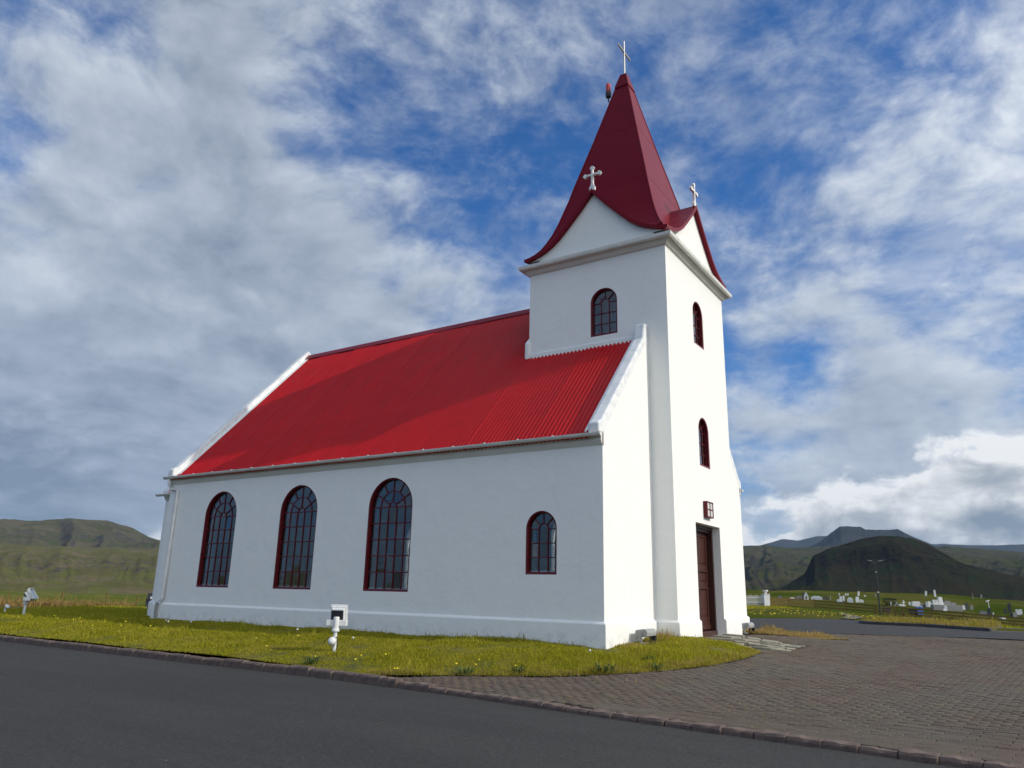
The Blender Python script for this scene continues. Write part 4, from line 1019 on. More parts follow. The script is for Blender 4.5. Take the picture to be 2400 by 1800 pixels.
# lower chancel at the far end
def chancel():
    y0, y1, x0, zw = 1.0, WN - 1.0, -16.82, 3.78; zr = lambda y: zw + .22 + RS * (min(y, WN - y) - y0)
    ch = MB().prism([(y0, -.5), (y1, -.5), (y1, zr(y1)), (YC, zr(YC)), (y0, zr(y0))], x0, -LN + .01, fx).build('chancel', M['wall'], church)
    for s in (1, -1):
        f = fx if s == 1 else (lambda a, b, t: (t, WN - a, b))
        MB().prism([(y0 - .02, zr(y0) - .02), (YC, zr(YC) + .0), (YC, zr(YC) + .05), (y0 - .15, zr(y0) - .10)], x0 + .25, -LN + .0, f).build('chancel_roof', M['roof'], ch)
        MB().prism([(y0 - .15, zr(y0) - .14), (y0 + .1, zr(y0) - .14), (YC, zr(YC) - .05), (YC, zr(YC) + .22), (y0, zr(y0) + .22), (y0 - .15, zr(y0) + .06)], x0 - .006, x0 + .25, f).build('gable_coping', M['coping'], ch, bevel=.04, segs=3)
        MB().prism([(y0 + .05, zw - .06), (y0 - .004, zw - .05), (y0 - .075, zw + .05), (y0 - .08, zw + .16), (y0 + .05, zw + .2)], x0, -LN, f).build('cornice', M['cornice'], ch)
        MB().prism(half_round(y0 - .16, zw + .16, .07), x0 - .30, -LN - .01, f).build('gutter', M['gutter'], ch)
        MB().prism([(y0 - .06, -.5), (y0 + .2, -.5), (y0 + .2, .5), (y0 - .01, .5), (y0 - .06, .45)], x0 - .06, -LN - .06, f).build('plinth', M['wall'], ch)
chancel()

# ------------------------------------------------------------------ floodlights
def floodlight(loc, rz, label, tilt=25, globe=True, hgt=.58):
    t = thing('floodlight', label, 'floodlight', loc, rz, 'floodlights standing in the church lawn')
    MB().tube([(0, 0, -.15), (0, 0, hgt - .14)], .038, 12).build('pole', M['lampwhite'], t, smooth=False)
    MB().lathe([(.045, hgt - .16), (.075, hgt - .15), (.078, hgt - .12), (.060, hgt - .10), (.058, hgt + .10), (.052, hgt + .12)], (0, 0, 0), 16).build('collar', M['lampwhite'], t, smooth=False)
    br = MB(); br.box(-.16, -.02, hgt - .05, .16, .035, hgt + .06); br.box(-.190, -.02, hgt - .05, -.155, .19, hgt + .06); br.box(.155, -.02, hgt - .05, .190, .19, hgt + .06)
    br.build('bracket', M['lampwhite'], t, bevel=.008)
    mx = Matrix.Translation((0, .17, hgt + .02)) @ Matrix.Rotation(radians(tilt), 4, 'X')
    h = MB(); h.box(-.125, -.07, -.03, .125, .03, .26, mx); h.box(-.155, .03, -.06, .155, .07, .29, mx)
    hd = h.build('lamp_head', M['lampwhite'], t, bevel=.012)
    fi = MB(); fi.box(-.115, -.095, -.02, .115, -.071, .238, mx)
    for k in range(14): fi.box(-.112 + k * .0168, -.118, -.02, -.1055 + k * .0168, -.094, .238, mx)
    fi.build('cooling_fins', M['bingrey'], hd)
    MB().box(-.135, .0715, -.04, .135, .078, .27, mx).build('lens', M['lens'], hd)
    rm = MB()
    for a in ((-.165, .07, .285, .165, .12, .305), (-.165, .07, -.06, -.150, .11, .30), (.150, .07, -.06, .165, .11, .30)): rm.box(*a, mx)
    rm.build('visor', M['lampwhite'], hd)
    if globe:
        gl = MB().lathe([(.02, -.055), (.062, -.048), (.076, -.018), (.076, .024), (.064, .060), (.034, .078)], (0, 0, 0), 18, Matrix.Translation((-.03, -.085, hgt - .33)) @ Matrix.Rotation(radians(62), 4, 'X')).build('junction_lamp', M['lampwhite'], t, smooth=True)
        MB().lathe([(.080, -.01), (.084, .0), (.084, .012), (.080, .02)], (0, 0, 0), 18, Matrix.Translation((-.03, -.085, hgt - .33)) @ Matrix.Rotation(radians(62), 4, 'X')).build('lamp_rim', M['lampgrey'], gl)
    MB().tube([(.03, -.03, hgt - .25), (.075, -.06, hgt - .33), (.065, -.08, hgt - .45), (.02, -.08, hgt - .52)], .008, 6).tube([(-.09, -.06, hgt - .26), (-.15, -.06, hgt - .29), (-.20, -.03, hgt - .37)], .008, 6).build('cable', M['black'], t)
    return t
def zl1(x, y): return float(zlawn(x, y)[0])
floodlight((-4.23, -3.07, zl1(-4.23, -3.07)), radians(34), 'white pole floodlight with a round junction lamp, close to the kerb, seen from behind', 12, True, .52)
floodlight((-19.44, -1.61, zl1(-19.44, -1.61)), radians(-48), 'white pole floodlight with its glass face tilted up, at far left of the lawn', 36, False, .50)
def stub():
    x, y = -21.0, -1.47; t = thing('lamp_bulb', 'small white lamp low in the grass at the left edge of the lawn', 'lamp', (x, y, zl1(x, y)), radians(-80))
    MB().tube([(0, 0, -.1), (0, 0, .13)], .03, 10).build('stem', M['lampwhite'], t)
    MB().lathe([(.03, -.02), (.055, .02), (.075, .07), (.075, .09)], (0, .03, .15), 14, Matrix.Rotation(radians(-50), 4, 'X')).build('lamp_head', M['lampwhite'], t, smooth=True)
stub()
def ground_flood(loc, rz, label):
    t = thing('box_floodlight', label, 'floodlight', loc, rz, 'box floodlights at the foot of the front wall')
    mx = Matrix.Translation((0, 0, .17)) @ Matrix.Rotation(radians(-8), 4, 'Y')
    b = MB(); b.prism([(-.13, -.07), (.12, -.07), (.14, .0), (.13, .055), (.08, .075), (-.12, .07), (-.14, .0)], -.25, .25, lambda a, b_, t_: mx @ Vector((a, t_, b_)))
    bd = b.build('lamp_head', M['lampgrey'], t, bevel=.012)
    MB().box(-.10, -.245, .072, .10, .245, .083, mx).build('lens', M['lens'], bd)
    br = MB(); br.box(-.03, -.27, -.02, .03, -.252, .19); br.box(-.03, .252, -.02, .03, .27, .19); br.box(-.03, -.27, -.03, .03, .27, -.012); br.build('bracket', M['lampgrey'], t)
    MB().box(.09, .10, .03, .17, .17, .13).tube([(.13, .13, .05), (.15, .17, -.01), (.10, .24, -.03)], .008, 6).build('cable_box', M['black'], t)
ground_flood((.30, 1.32, zl1(.30, 1.32) + .03), 0, 'grey box floodlight lying at the foot of the front wall, left of the tower')
ground_flood((.36, 8.28, .08), 0, 'grey box floodlight at the foot of the front wall, right of the tower')

# ------------------------------------------------------------------ grass
def blades(name, polys, dens, zf, m, h=(.04, .10), wd=.008, seed=0, maxd=60, fall=9.0, lean=.5, excl=None, hmap=None):
    r = np.random.default_rng(seed); Xs, Ys = [], []
    for poly in polys:
        x0, x1 = min(p[0] for p in poly), max(p[0] for p in poly); y0, y1 = min(p[1] for p in poly), max(p[1] for p in poly)
        n = int((x1 - x0) * (y1 - y0) * dens); X = r.uniform(x0, x1, n); Y = r.uniform(y0, y1, n)
        ok = in_poly(X, Y, poly); X, Y = X[ok], Y[ok]
        D, T = polar(X, Y); keep = (r.random(len(X)) < np.clip((fall / D) ** 1.6, .0, 1)) & (np.abs(T) < 36) & (D < maxd)
        Xs.append(X[keep]); Ys.append(Y[keep])
    X = np.concatenate(Xs); Y = np.concatenate(Ys)
    ok = ~((X > -LN - .06) & (X < .06) & (Y > -.06)) & ~((X > -.5) & (X < .6) & (Y > 2.52) & (Y < 7.1))
    if excl is not None: ok &= ~excl(X, Y)
    X, Y = X[ok], Y[ok]; n = len(X); D, T = polar(X, Y)
    Z = np.concatenate([zf(X[i:i + 20000], Y[i:i + 20000]) * np.ones(len(X[i:i + 20000])) for i in range(0, n, 20000)])
    patch = np.clip(.68 + fbm(X * 1.1, Y * 1.1, 44, 5) * .62, .22, 1.7)
    H = r.uniform(h[0], h[1], n) * patch * (1 + 1.5 * (r.random(n) < .025))
    if hmap is not None: H = H * hmap(X, Y)
    W = wd * np.clip(D / 12, .8, 2.4) * r.uniform(.7, 1.3, n)
    a = r.uniform(0, 2 * pi, n); la = r.uniform(0, 2 * pi, n); ln = H * r.uniform(.1, 1.0, n) * lean
    cx, sx = np.cos(a) * W / 2, np.sin(a) * W / 2
    V = np.zeros((n, 5, 3))
    V[:, 0] = np.c_[X - cx, Y - sx, Z - .01]; V[:, 1] = np.c_[X + cx, Y + sx, Z - .01]
    mx_, my_ = X + np.cos(la) * ln * .35, Y + np.sin(la) * ln * .35
    V[:, 2] = np.c_[mx_ + cx * .8, my_ + sx * .8, Z + H * .6]; V[:, 3] = np.c_[mx_ - cx * .8, my_ - sx * .8, Z + H * .6]
    V[:, 4] = np.c_[X + np.cos(la) * ln, Y + np.sin(la) * ln, Z + H]
    b = np.arange(n) * 5
    L_ = np.stack([b, b + 1, b + 2, b + 3, b + 3, b + 2, b + 4], -1).ravel().astype(np.int32)
    st = np.stack([np.arange(n) * 7, np.arange(n) * 7 + 4], -1).ravel().astype(np.int32); tt = np.tile(np.array([4, 3], np.int32), n)
    me = bpy.data.meshes.new(name); me.vertices.add(n * 5); me.vertices.foreach_set('co', V.ravel()); me.loops.add(len(L_)); me.loops.foreach_set('vertex_index', L_)
    me.polygons.add(2 * n); me.polygons.foreach_set('loop_start', st); me.polygons.foreach_set('loop_total', tt); me.update(calc_edges=True)
    at = me.color_attributes.new('blade', 'FLOAT_COLOR', 'POINT')
    c = np.ones((n, 5, 4)); c[:, :, 0] = r.random(n)[:, None]; c[:, :, 1] = r.random(n)[:, None]; c[:, :, 2] = r.random(n)[:, None]
    at.data.foreach_set('color', c.ravel()); me.materials.append(m)
    o = bpy.data.objects.new(name, me); COL.objects.link(o); o['kind'] = 'stuff'; return o
lawn_grass = [(-26, -4.0)] + [(x, y + .13) for x, y in KERB if -25 < x < -3] + [(-2.45, -4.2)] + LAWN_EDGE + [(.9, 3.3), (.5, 3.2), (-1, 2), (-1, .1), (-15, .1), (-17, 3), (-30, 12), (-27.2, 5.2), (-25.1, .2)]
blades('grass', [lawn_grass], 5200, zlawn, M['grass'], (.026, .074), .0085, 1, 44, 11.5, .75, hmap=lambda x, y: np.clip(.35 + (y - kerb_y(x)) * .9, .4, 1))
blades('dry_grass', [strip_poly], 2600, lambda x, y: .05 + 0 * x, M['drygrass'], (.04, .13), .010, 2, 60, 16, .7, hmap=lambda x, y: np.where((x < 1.2) & (y > 7.8), .95, .6))
blades('edge_grass', [LAWN_EDGE + [(2.05, 2.6), (2.0, 1.2), (1.75, .1), (1.45, -.8), (1.1, -1.45), (.2, -2.45), (-1.3, -3.3), (-2.4, -4.05)]], 2500, zlawn, M['drygrass'], (.025, .07), .009, 3, 40, 12, .9)
# a few stems in the joints by the plinth and on the plaza
blades('weed_stems', [[(.1, .2), (.55, .2), (.62, 2.5), (.1, 2.5)]], 500, zlawn, M['drygrass'], (.08, .26), .007, 5, 40, 14, .5)
blades('joint_weeds', [[(-2.2, -4.4), (4.5, -5.0), (5.0, -2.0), (2.6, 2.2), (2.2, -.8), (.6, -2.9)]], 7, lambda x, y: zplaza(x, y), M['drygrass'], (.015, .05), .012, 6, 40, 14, .9)

# flowers: each dandelion is a thing
def flower_proto(name, label, cat, group, head_mat, hr, hh):
    t = thing(name, label, cat, (0, 0, -50), 0, group)
    MB().tube([(0, 0, -.02), (.006, 0, hh * .6), (.0, .004, hh)], .003, 5).build('stalk', M['stalk'], t)
    MB().lathe([(.006, hh - .004), (hr * .8, hh + .002), (hr, hh + .010), (hr * .75, hh + .020), (hr * .3, hh + .024)] if hh < .2 else [(hr * .3, hh - hr), (hr * .9, hh - hr * .4), (hr, hh), (hr * .8, hh + hr * .6), (hr * .3, hh + hr * .95)], (0, 0, 0), 9).build('flower_head', head_mat, t, smooth=True)
    return t
fl = flower_proto('dandelion', 'yellow dandelion flower head among the blades of the church lawn', 'dandelion', 'yellow dandelions in the church lawn', M['yellow'], .024, .105)
spots = [(-3.2, -3.4), (-2.75, -3.25), (-3.0, -3.75), (-1.95, -3.9), (-1.85, -3.95), (-1.2, -3.2), (-.9, -3.05), (-1.05, -2.75), (-3.9, -3.85), (-5.6, -3.55), (-6.6, -3.0), (-.3, -2.75), (-6.0, -2.4),
         (-10.2, -2.3), (-10.7, -2.7), (-11.2, -2.5), (-12.3, -2.6), (-12.8, -2.2), (-13.1, -2.9), (-13.6, -2.3), (-14.2, -2.6), (-15.0, -2.4), (-15.4, -2.0), (-16.2, -2.2), (-17.0, -1.9), (-17.6, -2.6)]
for i, (x, y) in enumerate(spots):
    l = (x, y, zl1(x, y))
    if i == 0: fl.location = l; o = fl
    else: o = dup(fl, l, random.uniform(0, 6))
    o.scale = (random.uniform(.7, 1.05),) * 3
sd = flower_proto('seed_head', 'white dandelion seed ball standing above the lawn grass', 'seed head', 'white seed heads in the lawn', M['seedwhite'], .024, .21)
for i, (x, y) in enumerate([(-6.6, -1.9), (-11.4, -1.9), (-11.8, -1.7), (-10.6, -1.8), (-4.6, -2.2), (.35, -1.3)]):
    l = (x, y, zl1(x, y) - .06)
    if i == 0: sd.location = l
    else: dup(sd, l, random.uniform(0, 6))
# leafy weeds along the paving edge
def weed(x, y, s, lab):
    mb = MB(); r = random.Random(int(x * 100))
    for k in range(46):
        a = r.uniform(0, 2 * pi); rr = r.uniform(.0, .10) * s; L_ = r.uniform(.05, .11) * s; up = r.uniform(.02, .10) * s; w_ = .010 * s
        bx, by = rr * cos(a), rr * sin(a); ex, ey = bx + cos(a) * L_, by + sin(a) * L_
        mb.add([(bx, by, -.01), ((bx + ex) / 2 - sin(a) * w_, (by + ey) / 2 + cos(a) * w_, up), (ex, ey, up * .75), ((bx + ex) / 2 + sin(a) * w_, (by + ey) / 2 - cos(a) * w_, up)], [(0, 1, 2, 3)])
    o = mb.build('weed_clump', M['weed'], fix=False); o.location = (x, y, zl1(x, y)); return tag(o, lab, 'weed', 'weed clumps along the lawn edge')
weed(-.95, -3.3, 1.2, 'dark green weed clump where the lawn tip meets kerb and pavers')
weed(.95, -1.95, 1.6, 'largest dark weed clump, at the lawn edge below the church corner')
weed(1.55, -1.15, 1.1, 'dark weed clump on the lawn edge right of the largest clump')
weed(-3.75, -4.05, 1.5, 'low dark weed tuft behind the kerb below the near floodlight')
weed(-.2, -2.8, 1.2, 'small dark weed between the lawn tip and the largest clump')
weed(1.2, -.6, 1.0, 'small dark weed inside the lawn near the paver curve')

# ------------------------------------------------------------------ verge, island and things beyond
isl = [(.85, 24.3), (.92, 23.3), (1.5, 22.2), (3.6, 21.5), (5.9, 18.8), (6.06, 27.0), (5.2, 30), (1.2, 29)]
def island():
    zf = lambda x, y: .15 + 0 * x
    k = sheet('island', isl, zf, M['soil'], .8, skirt=.3)
    root = structure(thing('island_kerb', 'x', 'kerb')); del root['category']; del root['label']
    pts = [Vector(p) for p in ((.83, 24.4), (.90, 23.25), (1.48, 22.12), (3.6, 21.42), (5.92, 18.68))]
    me = MB().box(0, -.07, -.3, .94, .07, .17); tmp = me.build('kerb_stone', M['stoned'], root, bevel=.02); mesh = tmp.data; first = True
    for a, b in zip(pts[:-1], pts[1:]):
        d = b - a; n = max(1, int(d.length / .97)); ang = math.atan2(d.y, d.x)
        for i in range(n):
            p = a.lerp(b, i / n)
            if first: o = tmp; first = False
            else: o = tmp.copy(); COL.objects.link(o); o.parent = root
            o.location = (p.x, p.y, 0); o.rotation_euler = (0, 0, ang); o.scale = (d.length / n / .96, 1, 1)
    blades('island_grass', [isl], 260, zf, M['drygrass'], (.06, .14), .012, 8, 60, 40, .6)
    blades('island_green', [isl], 220, zf, M['grass'], (.06, .14), .012, 9, 60, 40, .6)
island()
verge = [(-34, 17), (-20, 17.6), (-8, 21.2), (-4.4, 24.8), (-3.4, 27.6), (-1.6, 34.0), (-.4, 31.8), (.5, 29.2), (5.2, 30.2), (6.2, 27.4), (7.2, 34), (12, 40), (12, 86), (-22, 84), (-34, 60)]
blades('verge_grass', [verge], 60, lambda x, y: G(x, y), M['grass'], (.08, .20), .02, 10, 110, 90, .6)
def far_flowers():
    r = np.random.default_rng(4); mb = MB()
    for k in range(380):
        th = r.uniform(16, 25); d = r.uniform(44, 96)
        if r.random() > (1 if abs(d - (58 + (th - 19) * 5)) < 14 else .28): continue
        x, y = polw(d, th); z = float(Gp(d, th)) + r.uniform(.08, .18); s = r.uniform(.016, .032)
        mb.add([(x - s, y - s, z), (x + s, y - s, z), (x + s, y + s, z + s), (x - s, y + s, z + s)], [(0, 1, 2, 3)])
    o = mb.build('yellow_flowers', M['yellow'], fix=False); o['kind'] = 'stuff'
far_flowers()
gp = [(-13.5, 60.5), (-11.0, 63.5), (-10.0, 82.0), (-6.1, 77.6), (-1.57, 54.5), (-2.2, 37.0), (-1.2, 35), (-3.6, 52), (-7.0, 72), (-9.6, 77), (-10.8, 60)]
M['gravel'] = mat('gravel_track', (.115, .105, .070), .95, (.08, .08, .04), 4, .7, .5, 30)
sheet('gravel_path', [(-2.0, 34.6), (-1.2, 34.6), (-3.5, 52), (-7.1, 70), (-10.6, 83), (-11.1, 83), (-7.9, 68), (-4.5, 51)], lambda x, y: G(x, y) + .06, M['gravel'], 1.2)
# dry bank and fence posts beyond the side road on the left
bank = [(-33.5, 3.2), (-36.2, 6.0), (-40, 10.5), (-46, 16.5), (-62, 26), (-58, 12), (-46, -2)]
M['straw'] = grass_blade_mat('straw', (.30, .20, .06), (.24, .15, .05), (.34, .24, .10), .6, tip=(.36, .27, .12))
blades('straw_grass', [[(-37.0, 2.0), (-39, 7.5), (-43, 13.0), (-49, 18.5), (-60, 27), (-68, 26), (-56, 10), (-44, 0)]], 150, lambda x, y: G(x, y), M['straw'], (.12, .34), .028, 12, 90, 90, .5)

def fence():
    root = thing('board_fence', 'long dark brown three-board fence in front of the cemetery', 'fence')
    P_ = [(-19.4, 85.3), (-17.45, 86.9), (-14.82, 88.6), (-11.27, 89.4), (-8.0, 89.6), (-6.0, 90.3), (-5.17, 90.5), (-2.13, 90.8), (1.02, 91.0), (4.04, 91.2), (7.2, 91.6), (10.4, 92.2)]
    zz = [float(G(x, y)) for x, y in P_]
    pm = MB().box(-.07, -.07, -.4, .07, .07, 1.12).build('post', M['fence'], root, bevel=.01); first = True
    for (x, y), z in zip(P_, zz):
        if first: o = pm; first = False
        else: o = pm.copy(); COL.objects.link(o); o.parent = root
        o.location = (x, y, z); o.rotation_euler = (0, 0, random.uniform(-.1, .1))
    for i in range(len(P_) - 1):
        a = Vector((*P_[i], zz[i])); b = Vector((*P_[i + 1], zz[i + 1])); d = (b - a); side = Vector((d.y, -d.x, 0)).normalized() * .085
        for h in (.24, .58, .92):
            p, q = a + side + Vector((0, 0, h)), b + side + Vector((0, 0, h + random.gauss(0, .015)))
            mb = MB(); w_ = side.normalized() * .02
            mb.add([p - w_ + Vector((0, 0, -.09)), p + w_ + Vector((0, 0, -.09)), p + w_ + Vector((0, 0, .09)), p - w_ + Vector((0, 0, .09)), q - w_ + Vector((0, 0, -.09)), q + w_ + Vector((0, 0, -.09)), q + w_ + Vector((0, 0, .09)), q - w_ + Vector((0, 0, .09))],
                   [(0, 1, 2, 3), (7, 6, 5, 4), (0, 4, 5, 1), (1, 5, 6, 2), (2, 6, 7, 3), (3, 7, 4, 0)])
            mb.build('board', M['fence'], root)
    for i in (0, 5, 6):
        cp = MB().box(-.10, -.10, 1.12, .10, .10, 1.17); o = cp.build('post_cap', M['stonew'], root); o.location = (*P_[i], zz[i])
fence()
def gate():
    pa, pb = Vector((-22.4, 82.5)), Vector((-19.65, 84.6))
    z = .05; ang = math.atan2((pb - pa).y, (pb - pa).x)
    for i, (p, lab) in enumerate(((pa, 'white gate pillar topped by an urn, left of the cemetery gate beside the church wall'), (pb, 'white gate pillar topped by an urn, between the cemetery gate and the board fence'))):
        t = thing('gate_pillar', lab, 'pillar', (p.x, p.y, z), ang, 'gate pillars of the cemetery')
        MB().box(-.36, -.36, -.4, .36, .36, 1.42).box(-.40, -.40, 1.42, .40, .40, 1.50).build('pillar', M['stonew'], t, bevel=.02)
        MB().lathe([(.16, 1.50), (.10, 1.58), (.12, 1.66), (.26, 1.76), (.32, 1.92), (.29, 1.95), (.08, 1.93)], (0, 0, 0), 14).build('urn', M['stonew'], t, smooth=True)
    t = thing('cemetery_gate', 'grey double gate of thin bars between two white pillars', 'gate', (pa.x, pa.y, z), ang)
    W_ = (pb - pa).length
    MB().box(.38, -.03, .05, W_ - .38, .03, .42).build('lower_panel', M['stoneg'], t)
    fr = MB()
    for zz in (.45, 1.02): fr.box(.38, -.025, zz, W_ - .38, .025, zz + .05)
    fr.build('frame', M['lampwhite'], t)
    b = MB(); x = .42
    while x < W_ - .4:
        b.box(x, -.018, .42, x + .035, .018, 1.30 + .05 * sin(x * 9)); x += .125
    o = b.build('bars', M['lampwhite'], t); o['kind'] = 'stuff'
gate()

# graves: (kind, x, y, width, height, label)
GRAVES = [('block', -23.54, 106.74, .63, .42, 'low grey tomb just inside the gate end of the fence'), ('block', -21.9, 107.39, .71, .28, 'low white grave border behind the second bay of the board fence'),
('block', -21.21, 108.98, 1.0, .36, 'pale grey tomb slab beside the white arched monument'), ('slab', -20.39, 108.04, .35, .99, 'dark headstone standing against the left side of the white arched monument'),
('arch', -19.89, 107.4, .63, 1.19, 'white arched monument with a pointed top behind the left fence'), ('block', -18.94, 109.78, 1.57, .5, 'long low grey wall tomb right of the white arched monument'),
('block', -17.94, 110.86, .86, .43, 'dark grey low tomb behind the fence post'), ('pole', -17.1, 110.6, .11, .72, 'thin grey grave pole behind the left fence'),
('slab', -17.61, 120.09, .19, .46, 'leftmost tiny white leaning headstone on the far crest'), ('slab', -16.76, 120.71, .19, .39, 'left one of the twin white leaning headstones on the crest'),
('slab', -16.46, 120.92, .19, .39, 'right one of the twin white leaning headstones on the crest'), ('slab', -14.78, 120.3, .27, .77, 'taller leaning white headstone on the crest above the white tomb blocks'),
('block', -13.96, 121.03, .23, .23, 'tiny white stone on the crest left of the street lamp'), ('slab', -12.92, 124.67, .16, .55, 'thin grey headstone on the crest just left of the street lamp'),
('slab', -14.96, 106.54, .35, .83, 'left of the two grey upright headstones beside the white tomb blocks'), ('slab', -14.77, 107.76, .28, .84, 'right of the two grey upright headstones beside the white tomb blocks'),
('block', -15.4, 107.07, .35, .35, 'small white stone left of the two grey upright headstones'), ('block', -13.9, 107.7, .77, .63, 'large low white tomb block near the street lamp'),
('slab', -13.07, 108.55, .49, .84, 'tallest white headstone of the white tomb row near the street lamp'), ('block', -12.62, 108.98, .56, .42, 'white tomb block at the right end of the row near the street lamp'),
('slab', -8.11, 103.83, .13, .54, 'narrow white grave marker in front of the dark hedge'), ('slab', -7.89, 107.39, .28, .48, 'white headstone at the right end of the dark hedge'),
('cross', -6.73, 105.48, .41, .75, 'white grave cross right of the dark hedge'), ('block', -7.1, 105.05, .54, .2, 'low white kerbed grave left of the white grave cross'),
('slab', -6.48, 109.71, .21, .49, 'small grey headstone between white cross and grey tomb cluster'), ('block', -5.76, 108.88, .84, .63, 'pale box tomb at the left of the grey tomb cluster'),
('block', -5.5, 110.69, .57, .64, 'white rounded tomb top in the grey tomb cluster'), ('slab', -4.88, 109.01, .35, .56, 'grey headstone in the middle of the grey tomb cluster'),
('block', -4.59, 109.3, .56, .42, 'dark low tomb in the grey tomb cluster'), ('slab', -4.02, 106.91, .34, .75, 'first white headstone of three left of the battlemented tomb'),
('slab', -3.76, 107.18, .34, .83, 'second white headstone of three left of the battlemented tomb'), ('slab', -3.51, 108.16, .24, .62, 'third and smallest headstone of three left of the battlemented tomb'),
('slab', -4.94, 102.16, .13, .33, 'left of two tiny white markers above the blue bin'), ('slab', -4.77, 102.37, .13, .33, 'right of two tiny white markers above the blue bin'),
('slab', -4.34, 102.88, .27, .4, 'small white headstone up the slope from the blue bin'), ('slab', -1.52, 102.1, .33, .73, 'white headstone before the long grey battlemented tomb'),
('slab', -1.71, 101.9, .2, .33, 'small white marker before the long grey battlemented tomb'), ('slab', .29, 106.46, .34, .61, 'white round topped headstone right of the battlemented tomb'),
('slab', .43, 110.15, .49, .84, 'dark headstone behind the white round topped headstone'), ('slab', .92, 111.59, .36, .57, 'grey leaning headstone right of the dark headstone'),
('slab', -6.12, 129.5, .29, .81, 'white leaning headstone on the crest, left of a pair'), ('slab', -4.77, 129.43, .29, 1.14, 'tallest white headstone on the crest, right of a pair'),
('pole', .11, 137.33, .12, .86, 'thin grey pole on the crest at far right'), ('slab', 1.09, 142.46, .27, .62, 'small grey leaning headstone on the crest at far right'),
('slab', 2.49, 104.18, .8, .53, 'wide pale grey leaning headstone behind the right fence'), ('slab', 3.09, 104.38, .47, 1.0, 'dark grey tall headstone beside the wide leaning headstone'),
('slab', 3.64, 103.17, .13, .66, 'thin white marker behind the right fence'), ('slab', 5.35, 111.7, .43, 1.21, 'tall dark grey headstone near the right edge'),
('slab', 4.85, 109.6, .35, .63, 'lower grey headstone left of the tall dark grey one'), ('slab', 5.53, 107.21, .48, .41, 'low grey leaning slab below the tall dark grey headstone'),
('slab', 5.89, 107.07, .48, .62, 'grey headstone left of the white row at the right edge'), ('slab', 6.15, 108.77, .28, .76, 'first white headstone of the white row at the right edge'),
('slab', 6.38, 109.09, .28, .7, 'second white headstone of the white row at the right edge'), ('slab', 6.6, 110.08, .28, .7, 'third white headstone of the white row at the right edge'),
('block', 4.62, 99.96, .45, .26, 'low white grave border seen through the right fence')]
def zg(x, y):
    d, t = polar(x, y); return float(Gp(d, t)) + float(fbm(np.array([x / 7]), np.array([y / 7]), 5, 3)[0] * np.clip((d - 96) / 20, 0, 1) * .26)
